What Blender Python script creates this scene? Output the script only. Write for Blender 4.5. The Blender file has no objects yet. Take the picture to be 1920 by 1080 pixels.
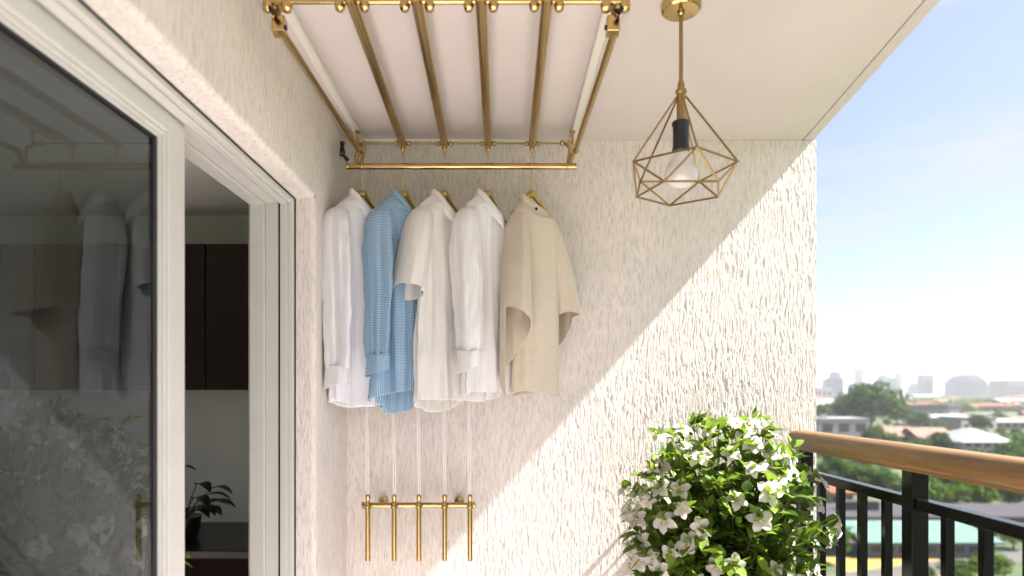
import bpy, math, random
import numpy as np
from mathutils import Vector, Matrix, noise

R = math.radians
PI = math.pi
sc = bpy.context.scene
col = sc.collection
F = 1200.0          # focal length in photo pixels (1920 wide)
CX, CY = 945.0, 735.0
EYE = 1.5

def at(px, py, Y):
    """point at depth Y that lies on photo pixel px,py (used to measure the place)"""
    return Vector(((px - CX) * Y / F, Y, EYE - (py - CY) * Y / F))

# ------------------------------------------------------------------ object helpers
def tag(o, label=None, cat=None, group=None, kind=None):
    if label: o['label'] = label
    if cat: o['category'] = cat
    if group: o['group'] = group
    if kind: o['kind'] = kind
    return o

def empty(name, loc, rz=0.0, label=None, cat=None, group=None):
    o = bpy.data.objects.new(name, None)
    col.objects.link(o)
    o.location = loc
    o.rotation_euler = (0, 0, rz)
    o.empty_display_size = 0.05
    return tag(o, label, cat, group)

def copy_tree(o, parent=None):
    c = o.copy()
    col.objects.link(c)
    c.parent = parent
    for ch in list(o.children):
        copy_tree(ch, c)
    return c

class MB:
    def __init__(s):
        s.v = []; s.f = []; s.m = []; s.uv = {}
    def quad_grid(s, pts, nu, nv, closed_u=False, uvs=None, m=0):
        """pts: list rows (nv) of nu points"""
        o = len(s.v)
        for row in pts: s.v.extend(row)
        cu = nu if closed_u else nu - 1
        for j in range(nv - 1):
            for i in range(cu):
                i2 = (i + 1) % nu
                s.f.append((o + j*nu + i, o + j*nu + i2, o + (j+1)*nu + i2, o + (j+1)*nu + i))
                s.m.append(m)
                if uvs is not None:
                    ui2 = i + 1
                    s.uv[len(s.f) - 1] = [(uvs[j][i]), (uvs[j][ui2]), (uvs[j+1][ui2]), (uvs[j+1][i])]
    def box(s, x0, x1, y0, y1, z0, z1, m=0):
        o = len(s.v)
        for z in (z0, z1):
            s.v += [(x0, y0, z), (x1, y0, z), (x1, y1, z), (x0, y1, z)]
        for f in ((3,2,1,0), (4,5,6,7), (0,1,5,4), (1,2,6,5), (2,3,7,6), (3,0,4,7)):
            s.f.append(tuple(o + i for i in f)); s.m.append(m)
    def prism(s, pts, d, m=0):
        """closed polygon pts (list of 3-vectors) extruded by vector d"""
        n = len(pts); o = len(s.v)
        d = Vector(d)
        for p in pts: s.v.append(tuple(p))
        for p in pts: s.v.append(tuple(Vector(p) + d))
        s.f.append(tuple(range(o + n - 1, o - 1, -1))); s.m.append(m)
        s.f.append(tuple(range(o + n, o + 2*n))); s.m.append(m)
        for i in range(n):
            j = (i + 1) % n
            s.f.append((o + i, o + j, o + n + j, o + n + i)); s.m.append(m)
    def path(s, pts, r, n=12, caps=True, m=0):
        pts = [Vector(p) for p in pts]
        if not hasattr(r, '__len__'): r = [r] * len(pts)
        o = len(s.v)
        up = None
        for i, p in enumerate(pts):
            t = (pts[min(i+1, len(pts)-1)] - pts[max(i-1, 0)]).normalized()
            if up is None:
                up = Vector((0, 0, 1)) if abs(t.z) < .9 else Vector((1, 0, 0))
            a = t.cross(up).normalized(); b = a.cross(t).normalized(); up = b
            for k in range(n):
                w = 2*PI*k/n
                s.v.append(tuple(p + a*(r[i]*math.cos(w)) + b*(r[i]*math.sin(w))))
        for i in range(len(pts) - 1):
            for k in range(n):
                k2 = (k + 1) % n
                s.f.append((o+i*n+k, o+i*n+k2, o+(i+1)*n+k2, o+(i+1)*n+k)); s.m.append(m)
        if caps:
            s.f.append(tuple(o + k for k in range(n-1, -1, -1))); s.m.append(m)
            e = o + (len(pts)-1)*n
            s.f.append(tuple(e + k for k in range(n))); s.m.append(m)
    def lathe(s, c, prof, n=32, axis=(0, 0, 1), m=0):
        """prof: (radius, height along axis)"""
        ax = Vector(axis).normalized()
        up = Vector((1, 0, 0)) if abs(ax.x) < .9 else Vector((0, 1, 0))
        a = ax.cross(up).normalized(); b = ax.cross(a)
        c = Vector(c); o = len(s.v)
        for (r, h) in prof:
            for k in range(n):
                w = 2*PI*k/n
                s.v.append(tuple(c + ax*h + a*(r*math.cos(w)) + b*(r*math.sin(w))))
        for i in range(len(prof) - 1):
            for k in range(n):
                k2 = (k+1) % n
                s.f.append((o+i*n+k, o+i*n+k2, o+(i+1)*n+k2, o+(i+1)*n+k)); s.m.append(m)
        s.f.append(tuple(o + k for k in range(n-1, -1, -1))); s.m.append(m)
        e = o + (len(prof)-1)*n
        s.f.append(tuple(e + k for k in range(n))); s.m.append(m)
    def ball(s, c, r, n=12, m=0):
        prof = [(max(1e-4, r*math.sin(PI*i/(n//2+2))), -r*math.cos(PI*i/(n//2+2))) for i in range(n//2+3)]
        s.lathe(c, prof, n, m=m)
    def build(s, name, mats, parent=None, world=True, smooth=True, bevel=0, solid=0, angle=35, subsurf=0):
        if not isinstance(mats, (list, tuple)): mats = [mats]
        me = bpy.data.meshes.new(name)
        off = Vector((0, 0, 0))
        if parent is not None and world:
            p = parent
            while p is not None:
                off = off + Vector(p.location); p = p.parent
        vs = [(v[0]-off.x, v[1]-off.y, v[2]-off.z) for v in s.v]
        me.from_pydata(vs, [], s.f)
        for mt in mats: me.materials.append(mt)
        if len(mats) > 1:
            me.polygons.foreach_set('material_index', s.m)
        if s.uv:
            ul = me.uv_layers.new(name='UVMap')
            for pi, cs in s.uv.items():
                pol = me.polygons[pi]
                for k, li in enumerate(pol.loop_indices):
                    ul.data[li].uv = cs[k]
        if smooth:
            me.polygons.foreach_set('use_smooth', [True] * len(me.polygons))
            if angle: 
                try: me.set_sharp_from_angle(angle=R(angle))
                except Exception: pass
        me.update()
        o = bpy.data.objects.new(name, me)
        col.objects.link(o)
        if parent is not None: o.parent = parent
        if bevel:
            b = o.modifiers.new('bevel', 'BEVEL'); b.width = bevel; b.segments = 2; b.limit_method = 'ANGLE'
        if solid:
            b = o.modifiers.new('solid', 'SOLIDIFY'); b.thickness = solid; b.offset = 0
        if subsurf:
            b = o.modifiers.new('sub', 'SUBSURF'); b.levels = subsurf; b.render_levels = subsurf
        return o

# ------------------------------------------------------------------ materials
def new_mat(name):
    m = bpy.data.materials.new(name)
    m.use_nodes = True
    nt = m.node_tree
    return m, nt, nt.nodes, nt.links, nt.nodes['Principled BSDF']

def ramp(nt, fac, stops):
    r = nt.nodes.new('ShaderNodeValToRGB')
    el = r.color_ramp.elements
    while len(el) > 1: el.remove(el[-1])
    el[0].position = stops[0][0]; el[0].color = (*stops[0][1], 1)
    for p, c in stops[1:]:
        e = el.new(p); e.color = (*c, 1)
    nt.links.new(fac, r.inputs[0])
    return r.outputs[0]

def tex_noise(nt, scale, detail=4, rough=.55, vec=None, dist=0.0):
    n = nt.nodes.new('ShaderNodeTexNoise')
    n.inputs['Scale'].default_value = scale
    n.inputs['Detail'].default_value = detail
    n.inputs['Roughness'].default_value = rough
    n.inputs['Distortion'].default_value = dist
    if vec is not None: nt.links.new(vec, n.inputs['Vector'])
    return n.outputs[0]

def mapping(nt, scale=(1,1,1), coord='Object', loc=(0,0,0), rot=(0,0,0)):
    t = nt.nodes.new('ShaderNodeTexCoord')
    mp = nt.nodes.new('ShaderNodeMapping')
    mp.inputs['Scale'].default_value = scale
    mp.inputs['Location'].default_value = loc
    mp.inputs['Rotation'].default_value = rot
    nt.links.new(t.outputs[coord], mp.inputs['Vector'])
    return mp.outputs[0]

def math_node(nt, op, a, b=None, clamp=False):
    n = nt.nodes.new('ShaderNodeMath'); n.operation = op; n.use_clamp = clamp
    for i, x in enumerate((a, b)):
        if x is None: continue
        if isinstance(x, (int, float)): n.inputs[i].default_value = x
        else: nt.links.new(x, n.inputs[i])
    return n.outputs[0]

def mix_col(nt, fac, a, b, mode='MIX'):
    n = nt.nodes.new('ShaderNodeMix'); n.data_type = 'RGBA'; n.blend_type = mode
    for k, x in ((0, fac), (6, a), (7, b)):
        if isinstance(x, (int, float)): n.inputs[k].default_value = x
        elif isinstance(x, (tuple, list)): n.inputs[k].default_value = (*x[:3], 1)
        else: nt.links.new(x, n.inputs[k])
    return n.outputs[2]

def add_bump(nt, bsdf, height, strength=.3, dist=.01):
    b = nt.nodes.new('ShaderNodeBump')
    b.inputs['Strength'].default_value = strength
    b.inputs['Distance'].default_value = dist
    nt.links.new(height, b.inputs['Height'])
    nt.links.new(b.outputs[0], bsdf.inputs['Normal'])

def simple(name, c, rough=.6, metal=0.0, var=.08, scale=6.0, bump=0.0, bscale=80.0, spec=.5, coat=0.0):
    m, nt, N, L, b = new_mat(name)
    v = mapping(nt)
    n = tex_noise(nt, scale, 5, .6, v)
    lo = tuple(max(0, x*(1-var)) for x in c); hi = tuple(min(1, x*(1+var)) for x in c)
    L.new(ramp(nt, n, [(.3, lo), (.7, hi)]), b.inputs['Base Color'])
    b.inputs['Roughness'].default_value = rough
    b.inputs['Metallic'].default_value = metal
    b.inputs['Specular IOR Level'].default_value = spec
    b.inputs['Coat Weight'].default_value = coat
    if bump:
        add_bump(nt, b, tex_noise(nt, bscale, 4, .6, v), bump, .004)
    return m

def stucco(name, c=(.80, .745, .70)):
    m, nt, N, L, b = new_mat(name)
    # scraped vertical render: stretched, torn noise
    t = nt.nodes.new('ShaderNodeTexCoord')
    warp = nt.nodes.new('ShaderNodeTexNoise'); warp.inputs['Scale'].default_value = 5; warp.inputs['Detail'].default_value = 2
    L.new(t.outputs['Object'], warp.inputs['Vector'])
    sub = nt.nodes.new('ShaderNodeVectorMath'); sub.operation = 'SUBTRACT'; sub.inputs[1].default_value = (.5, .5, .5)
    L.new(warp.outputs[1], sub.inputs[0])
    sca = nt.nodes.new('ShaderNodeVectorMath'); sca.operation = 'MULTIPLY'; sca.inputs[1].default_value = (.035, .035, .07)
    L.new(sub.outputs[0], sca.inputs[0])
    add = nt.nodes.new('ShaderNodeVectorMath'); add.operation = 'ADD'
    L.new(t.outputs['Object'], add.inputs[0]); L.new(sca.outputs[0], add.inputs[1])
    st = nt.nodes.new('ShaderNodeVectorMath'); st.operation = 'MULTIPLY'; st.inputs[1].default_value = (1, 1, .17)
    L.new(add.outputs[0], st.inputs[0])
    n1 = tex_noise(nt, 112, 3.0, .55, st.outputs[0], .5)
    st2 = nt.nodes.new('ShaderNodeVectorMath'); st2.operation = 'MULTIPLY'; st2.inputs[1].default_value = (1, 1, .10)
    L.new(add.outputs[0], st2.inputs[0])
    n2 = tex_noise(nt, 230, 2.0, .5, st2.outputs[0], .3)
    p1 = nt.nodes.new('ShaderNodeMapRange'); p1.interpolation_type = 'SMOOTHSTEP'
    p1.inputs[1].default_value = .34; p1.inputs[2].default_value = .60
    L.new(n1, p1.inputs[0])
    p2 = nt.nodes.new('ShaderNodeMapRange'); p2.interpolation_type = 'SMOOTHSTEP'
    p2.inputs[1].default_value = .32; p2.inputs[2].default_value = .54
    L.new(n2, p2.inputs[0])
    big = tex_noise(nt, 3.0, 2, .5, t.outputs['Object'])
    h = math_node(nt, 'ADD', math_node(nt, 'MULTIPLY', p1.outputs[0], .62), math_node(nt, 'MULTIPLY', p2.outputs[0], .38))
    fine = tex_noise(nt, 260, 4, .6, t.outputs['Object'])
    h2 = math_node(nt, 'ADD', h, math_node(nt, 'MULTIPLY', fine, .16))
    amp = nt.nodes.new('ShaderNodeMapRange'); amp.inputs[1].default_value = .3; amp.inputs[2].default_value = .7
    amp.inputs[3].default_value = .45; amp.inputs[4].default_value = 1.25
    L.new(tex_noise(nt, 4.5, 3, .6, t.outputs['Object']), amp.inputs[0])
    h3 = math_node(nt, 'ADD', math_node(nt, 'MULTIPLY', h2, amp.outputs[0]), math_node(nt, 'MULTIPLY', big, .6))
    d = nt.nodes.new('ShaderNodeDisplacement')
    d.inputs['Scale'].default_value = .0016; d.inputs['Midlevel'].default_value = .7
    L.new(h3, d.inputs['Height'])
    L.new(d.outputs[0], N['Material Output'].inputs['Displacement'])
    m.displacement_method = 'BOTH'
    pat = tex_noise(nt, 2.3, 5, .6, t.outputs['Object'])
    lo = tuple(x*.90 for x in c); hi = tuple(min(1, x*1.05) for x in c)
    cc = ramp(nt, pat, [(.3, lo), (.7, hi)])
    # darker colour in the grooves of the render
    cc2 = mix_col(nt, math_node(nt, 'POWER', math_node(nt, 'SUBTRACT', 1.0, h, True), 1.5), cc, tuple(x*.70 for x in c))
    L.new(cc2, b.inputs['Base Color'])
    b.inputs['Roughness'].default_value = .85
    b.inputs['Specular IOR Level'].default_value = .25
    return m

def brass(name, c=(.60, .40, .16), rough=.28):
    m, nt, N, L, b = new_mat(name)
    v = mapping(nt)
    n = tex_noise(nt, 14, 6, .65, v)
    L.new(ramp(nt, n, [(.25, tuple(x*.93 for x in c)), (.75, tuple(min(1, x*1.06) for x in c))]), b.inputs['Base Color'])
    b.inputs['Metallic'].default_value = 1.0
    r = nt.nodes.new('ShaderNodeMapRange')
    r.inputs[3].default_value = rough*.85; r.inputs[4].default_value = rough*1.2
    L.new(tex_noise(nt, 40, 5, .7, v), r.inputs[0]); L.new(r.outputs[0], b.inputs['Roughness'])
    add_bump(nt, b, tex_noise(nt, 220, 3, .6, v), .02, .001)
    return m

def cloth(name, c, weave=900.0, rough=.85, transl=.12, kind='plain', fuzz=.0):
    m, nt, N, L, b = new_mat(name)
    t = nt.nodes.new('ShaderNodeTexCoord')
    b.inputs['Roughness'].default_value = rough
    b.inputs['Specular IOR Level'].default_value = .2
    b.inputs['Sheen Weight'].default_value = .12
    base = None
    if kind == 'gingham':
        sep = nt.nodes.new('ShaderNodeSeparateXYZ'); L.new(t.outputs['UV'], sep.inputs[0])
        def stripes(o):
            f = math_node(nt, 'FRACT', math_node(nt, 'MULTIPLY', o, 1/.0066))
            return math_node(nt, 'GREATER_THAN', f, .5)
        sx, sy = stripes(sep.outputs[0]), stripes(sep.outputs[1])
        k = math_node(nt, 'MULTIPLY', math_node(nt, 'ADD', sx, sy), .5)
        base = ramp(nt, k, [(0, (.66, .78, .88)), (.5, (.30, .50, .70)), (1, (.11, .27, .50))])
    else:
        n = tex_noise(nt, 9, 5, .6, t.outputs['Object'])
        base = ramp(nt, n, [(.3, tuple(x*.955 for x in c)), (.7, tuple(min(1, x*1.03) for x in c))])
        if kind == 'wool':
            n2 = tex_noise(nt, 160, 4, .7, t.outputs['Object'])
            base = mix_col(nt, n2, base, tuple(x*.78 for x in c))
    L.new(base, b.inputs['Base Color'])
    if kind == 'wool':
        h = tex_noise(nt, 105, 5, .8, t.outputs['Object']); add_bump(nt, b, h, .9, .008)
    else:
        h0 = tex_noise(nt, 28, 4, .6, mapping(nt, (1, 1, .35)))
        h1 = tex_noise(nt, weave, 2, .5, t.outputs['Object'])
        add_bump(nt, b, math_node(nt, 'ADD', h0, math_node(nt, 'MULTIPLY', h1, .06)), .42, .008)
    tr = nt.nodes.new('ShaderNodeBsdfTranslucent'); L.new(base, tr.inputs[0])
    mx = nt.nodes.new('ShaderNodeMixShader'); mx.inputs[0].default_value = transl
    L.new(b.outputs[0], mx.inputs[1]); L.new(tr.outputs[0], mx.inputs[2])
    L.new(mx.outputs[0], N['Material Output'].inputs[0])
    return m

def leaf_mat(name, lo, hi, transl=.35, rough=.42):
    m, nt, N, L, b = new_mat(name)
    g = nt.nodes.new('ShaderNodeNewGeometry')
    c = ramp(nt, g.outputs['Random Per Island'], [(0, lo), (.5, tuple((a+b_)/2 for a, b_ in zip(lo, hi))), (1, hi)])
    L.new(c, b.inputs['Base Color'])
    b.inputs['Roughness'].default_value = rough
    b.inputs['Specular IOR Level'].default_value = .4
    tr = nt.nodes.new('ShaderNodeBsdfTranslucent')
    L.new(mix_col(nt, .55, c, (.30, .42, .04)), tr.inputs[0])
    mx = nt.nodes.new('ShaderNodeMixShader'); mx.inputs[0].default_value = transl
    L.new(b.outputs[0], mx.inputs[1]); L.new(tr.outputs[0], mx.inputs[2])
    L.new(mx.outputs[0], N['Material Output'].inputs[0])
    return m

def crown_mat(name):
    m, nt, N, L, b = new_mat(name)
    g = nt.nodes.new('ShaderNodeNewGeometry'); oi = nt.nodes.new('ShaderNodeObjectInfo')
    c = ramp(nt, g.outputs['Random Per Island'], [(0, (.010, .036, .003)), (.5, (.032, .072, .006)), (1, (.068, .112, .010))])
    k = ramp(nt, oi.outputs['Random'], [(0, (.65, .80, .75)), (.5, (1, 1, 1)), (1, (1.45, 1.35, .95))])
    c2 = mix_col(nt, 1.0, c, oi.outputs['Color'], 'MULTIPLY')
    L.new(mix_col(nt, 1.0, c2, k, 'MULTIPLY'), b.inputs['Base Color'])
    b.inputs['Roughness'].default_value = .7; b.inputs['Specular IOR Level'].default_value = .06
    tr = nt.nodes.new('ShaderNodeBsdfTranslucent'); L.new(c2, tr.inputs[0])
    mx = nt.nodes.new('ShaderNodeMixShader'); mx.inputs[0].default_value = .25
    L.new(b.outputs[0], mx.inputs[1]); L.new(tr.outputs[0], mx.inputs[2])
    L.new(mx.outputs[0], N['Material Output'].inputs[0])
    return m

def wood(name, c0, c1, scale=(30, 1.6, 30), rough=.4, coat=.15):
    m, nt, N, L, b = new_mat(name)
    v = mapping(nt, scale)
    n = tex_noise(nt, 1.6, 8, .62, v, 1.2)
    n2 = tex_noise(nt, 6.0, 4, .6, v)
    k = math_node(nt, 'ADD', math_node(nt, 'MULTIPLY', n, .8), math_node(nt, 'MULTIPLY', n2, .2))
    L.new(ramp(nt, k, [(.32, c0), (.5, tuple((a+b_)/2 for a, b_ in zip(c0, c1))), (.68, c1)]), b.inputs['Base Color'])
    b.inputs['Roughness'].default_value = rough
    b.inputs['Coat Weight'].default_value = coat
    add_bump(nt, b, k, .12, .002)
    return m

M = {}
M['stucco'] = stucco('wall_render')
M['ceiling'] = simple('ceiling_paint', (.645, .592, .58), .8, var=.03, scale=3, bump=.12, bscale=160)
M['plaster'] = simple('smooth_plaster', (.70, .63, .55), .8, var=.06, scale=5, bump=.25, bscale=90)
M['brass'] = brass('brass', (.55, .39, .175), .18)
M['cage'] = brass('aged_brass', (.36, .25, .105), .3)
M['brass_tube'] = brass('satin_brass', (.55, .39, .175), .19)
M['dark_metal'] = simple('dark_metal', (.03, .022, .018), .4, .6)
M['chrome'] = brass('pale_brass', (.78, .70, .52), .2)
M['white_rail'] = simple('white_enamel', (.80, .77, .72), .4, var=.02)
M['frame'] = simple('door_frame_white', (.60, .592, .565), .38, var=.03, scale=8)
M['gasket'] = simple('black_gasket', (.012, .013, .018), .5)
M['railing'] = simple('black_powder_coat', (.004, .004, .0045), .24, 0.0, var=.25, scale=30, bump=.03, bscale=300, spec=.22)
M['handrail'] = wood('handrail_wood', (.095, .048, .014), (.235, .128, .040), (26, 1.3, 26), .42, .06)
M['black_plastic'] = simple('black_bakelite', (.012, .012, .014), .3)
M['white_shirt'] = cloth('white_cotton', (.88, .875, .89))
M['cool_shirt'] = cloth('cool_white_cotton', (.87, .875, .93))
M['ivory_shirt'] = cloth('ivory_linen', (.835, .82, .79))
M['gingham'] = cloth('blue_gingham', (.3, .5, .7), kind='gingham', transl=.15)
M['wool'] = cloth('beige_wool', (.88, .785, .64), kind='wool', transl=.06)
M['hanger'] = brass('hanger_brass', (.50, .37, .10), .3)
M['cord'] = simple('white_cord', (.82, .80, .77), .7)
M['button_dark'] = simple('dark_button', (.02, .06, .07), .25)
M['button_pale'] = simple('pearl_button', (.70, .66, .6), .25)
M['leaf'] = leaf_mat('jasmine_leaf', (.030, .086, .008), (.140, .225, .024))
M['stem'] = simple('green_brown_stem', (.11, .10, .04), .7)
M['soil'] = simple('soil', (.03, .02, .013), .95)
M['pot'] = simple('clay_pot', (.34, .17, .10), .75, var=.15)
M['petal'] = cloth('white_petal', (.66, .64, .57), transl=.3, rough=.6)
M['pollen'] = simple('yellow_pollen', (.62, .42, .08), .8)
M['floor'] = simple('warm_floor_tile', (.64, .59, .585), .55, var=.12, scale=4)
M['room'] = simple('room_paint', (.80, .77, .72), .8, var=.03)
M['room_floor'] = wood('room_floor_wood', (.10, .06, .035), (.2, .12, .07), (8, 1, 8), .5, 0)
M['cabinet'] = wood('dark_cabinet_wood', (.010, .003, .002), (.028, .008, .005), (2, 2, 30), .45, 0.0)
M['counter'] = simple('dark_stone', (.022, .020, .020), .3, var=.3, scale=40)
M['counter_edge'] = simple('counter_edge', (.16, .14, .12), .35)
M['houseplant'] = leaf_mat('dark_houseplant_leaf', (.008, .02, .008), (.02, .04, .014), .1)
M['trunk'] = simple('bark', (.10, .075, .05), .9, var=.3, scale=3)
M['crown'] = crown_mat('tree_foliage')

def glass(name, tint=(.57, .61, .63), ior=1.5):
    m, nt, N, L, b = new_mat(name)
    N.remove(b)
    fr = nt.nodes.new('ShaderNodeFresnel')
    # both faces of the thin pane reflect alike
    gm = nt.nodes.new('ShaderNodeNewGeometry'); mr = nt.nodes.new('ShaderNodeMapRange')
    mr.inputs[3].default_value = ior; mr.inputs[4].default_value = 1/ior
    L.new(gm.outputs['Backfacing'], mr.inputs[0]); L.new(mr.outputs[0], fr.inputs[0])
    tr = nt.nodes.new('ShaderNodeBsdfTransparent'); tr.inputs[0].default_value = (*tint, 1)
    gl = nt.nodes.new('ShaderNodeBsdfGlossy'); gl.inputs[0].default_value = (.86, .93, 1, 1); gl.inputs['Roughness'].default_value = .015
    # faint waviness of float glass
    bp = nt.nodes.new('ShaderNodeBump'); bp.inputs['Strength'].default_value = .015; bp.inputs['Distance'].default_value = .02
    L.new(tex_noise(nt, 2.2, 2, .5, mapping(nt)), bp.inputs['Height']); L.new(bp.outputs[0], gl.inputs['Normal'])
    mx = nt.nodes.new('ShaderNodeMixShader')
    L.new(fr.outputs[0], mx.inputs[0]); L.new(tr.outputs[0], mx.inputs[1]); L.new(gl.outputs[0], mx.inputs[2])
    L.new(mx.outputs[0], N['Material Output'].inputs[0])
    return m
M['glass'] = glass('door_glass')

def bulb_glass():
    m, nt, N, L, b = new_mat('frosted_bulb_glass')
    b.inputs['Base Color'].default_value = (.82, .80, .77, 1)
    b.inputs['Roughness'].default_value = .12
    b.inputs['Transmission Weight'].default_value = .35
    b.inputs['Coat Weight'].default_value = .6
    return m
M['bulb'] = bulb_glass()

# ------------------------------------------------------------------ camera
cam = bpy.data.cameras.new('camera')
co = bpy.data.objects.new('camera', cam); col.objects.link(co)
co.location = (0, 0, EYE); co.rotation_euler = (R(90), 0, 0)
cam.sensor_width = 36; cam.lens = 36 * F / 1920
cam.shift_x = (960 - CX) / 1920
cam.shift_y = (CY - 540) / 1920
cam.clip_start = .05; cam.clip_end = 30000
cam.dof.use_dof = True; cam.dof.focus_distance = 2.45; cam.dof.aperture_fstop = 1.6
sc.camera = co

# ------------------------------------------------------------------ light
SD = Vector((-.614, .046, -.70)).normalized()      # way the sunlight travels
sun = bpy.data.lights.new('sun', 'SUN'); sun.energy = 5.0; sun.angle = R(.8); sun.color = (1, .94, .885)
so = bpy.data.objects.new('sun', sun); col.objects.link(so)
so.rotation_euler = SD.to_track_quat('-Z', 'Y').to_euler(); so.location = (6, -4, 9)
w = bpy.data.worlds.new('World'); sc.world = w; w.use_nodes = True
nt = w.node_tree; bg = nt.nodes['Background']
sky = nt.nodes.new('ShaderNodeTexSky'); sky.sky_type = 'NISHITA'; sky.sun_disc = False
sky.sun_elevation = math.asin(-SD.z); sky.sun_rotation = math.atan2(-SD.x, -SD.y)
sky.air_density = .8; sky.dust_density = 1.6; sky.ozone_density = 1.0
# thin high cloud
mp = mapping(nt, (1.2, 1.2, 6.0), 'Generated', rot=(R(8), R(14), 0))
cl = tex_noise(nt, 2.1, 7, .58, mp, .6)
clf = ramp(nt, cl, [(.42, (.26,)*3), (.66, (.95,)*3)])
skyc = mix_col(nt, clf, sky.outputs[0], (3.35, 3.45, 3.5))
nt.links.new(mix_col(nt, 1.0, skyc, (.90, .90, .92), 'MULTIPLY'), bg.inputs[0]); bg.inputs[1].default_value = .05
sc.view_settings.view_transform = 'Standard'; sc.view_settings.look = 'None'
sc.view_settings.exposure = 2.45; sc.view_settings.gamma = 1
sc.cycles.use_denoising = True
sc.cycles.max_bounces = 8; sc.cycles.diffuse_bounces = 5; sc.cycles.glossy_bounces = 4
sc.cycles.transparent_max_bounces = 24; sc.cycles.transmission_bounces = 8; sc.cycles.volume_bounces = 0
sc.cycles.sample_clamp_indirect = 6
sc.cycles.use_adaptive_sampling = True; sc.cycles.adaptive_threshold = .02

# ------------------------------------------------------------------ the balcony shell
WY = 2.9; LX = -.713; CZ = 2.643; RX = 1.415; DY = 2.417; DZ = 2.231

def sheet(mb, o, u, v, nu, nv):
    o, u, v = Vector(o), Vector(u), Vector(v)
    base = len(mb.v)
    for j in range(nv + 1):
        for i in range(nu + 1):
            mb.v.append(tuple(o + u*(i/nu) + v*(j/nv)))
    for j in range(nv):
        for i in range(nu):
            a = base + j*(nu+1) + i
            mb.f.append((a, a+1, a+nu+2, a+nu+1)); mb.m.append(0)

# rear wall: a thick slab, front face fine enough to carry the real relief of the render
mb = MB()
sheet(mb, (LX - .02, WY, .35), (RX - LX + .02, 0, 0), (0, 0, CZ - .35 - .003), 720, 780)
sheet(mb, (RX, WY, .35), (0, .2, 0), (0, 0, CZ - .35 - .003), 60, 500)
mb.box(LX - .02, RX, WY + .012, WY + .2, 0, .345)
rear = mb.build('stucco_wall', M['stucco'], angle=0)
tag(rear, 'cream stucco end wall with vertical scraped texture and a diagonal edge of sunlight', 'wall')

# door-side wall: over the door, and the strip between door and rear wall
mb = MB()
rr = .020
def swept(mb, prof, axis, a0, a1, n):
    """profile of (x, other) points swept along Y (head) or Z (jamb), one continuous skin"""
    base = len(mb.v); m_ = len(prof)
    for (x, q) in prof:
        for i in range(n + 1):
            t_ = a0 + (a1 - a0)*i/n
            mb.v.append((x, t_, q) if axis == 'y' else (x, q, t_))
    for j in range(m_ - 1):
        for i in range(n):
            a = base + j*(n+1) + i
            mb.f.append((a, a+1, a+n+2, a+n+1) if axis == 'y' else (a+n+1, a+n+2, a+1, a)); mb.m.append(0)
arc = [(LX - rr + rr*math.sin(PI/2*k/10), rr - rr*math.cos(PI/2*k/10)) for k in range(1, 10)]
def fine(a, b, st): 
    n = max(1, int(round(abs(b - a)/st))); return [a + (b - a)*k/n for k in range(n + 1)]
head = [(x, DZ) for x in fine(LX - .085, LX - rr, .004)] + [(x, DZ + q) for x, q in arc] + [(LX, z) for z in fine(DZ + rr, CZ - .003, .0036)]
jamb = [(x, DY) for x in fine(LX - .0775, LX - rr, .004)] + [(x, DY + q) for x, q in arc] + [(LX, y) for y in fine(DY + rr, WY + .012, .0036)]
swept(mb, head, 'y', .2, DY + .006, 680)
swept(mb, jamb, 'z', .3, DZ + .006, 560)
sheet(mb, (LX, DY + .006, DZ + .006), (0, WY - DY + .006, 0), (0, 0, CZ - DZ - .009), 130, 110)
# smooth core behind the finish, closing the wall toward the room and beyond the view
mb.box(LX - .26, LX - .02, .2, DY + .46, DZ + rr + .004, CZ - .004)
mb.box(LX - .26, LX - .02, DY + .02, 3.42, 0, CZ - .006)
mb.box(LX - .26, LX, -2.4, .19, 0, CZ - .004)
dw = mb.build('stucco_door_wall', M['stucco'], angle=0)
tag(dw, 'cream stucco wall above and beside the white sliding glass door', 'wall')
# ceiling slab, its outer edge slightly splayed, with a drip groove along the edge
def ex(Y, off=0): return 1.392 - (2.9 - Y)*.126 + off
mb = MB()
Y0, Y1 = -2.4, WY + .2
def slab(x0, x1, z0, z1):
    pts = [(x0(Y0), Y0, z0), (x1(Y0), Y0, z0), (x1(Y1), Y1, z0), (x0(Y1), Y1, z0)]
    mb.prism(pts, (0, 0, z1 - z0))
slab(lambda y: LX - .26, lambda y: ex(y, -.040), CZ, CZ + .2)
slab(lambda y: ex(y, -.040), lambda y: ex(y, -.030), CZ + .009, CZ + .2)
slab(lambda y: ex(y, -.030), lambda y: ex(y, .012), CZ + .001, CZ + .2)
o = mb.build('ceiling', M['ceiling'], smooth=False); tag(o, kind='structure')

mb = MB(); mb.box(LX - .26, 1.42, -2.4, WY, -.2, 0)
for i in range(8):
    for j in range(16):
        x0 = LX + .004 + i*.28; y0 = -2.1 + j*.3125
        if x0 + .27 < 1.4: mb.box(x0, x0 + .276, y0, y0 + .308, -.001, .006)
tag(mb.build('floor', M['floor'], smooth=False), kind='structure')

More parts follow.
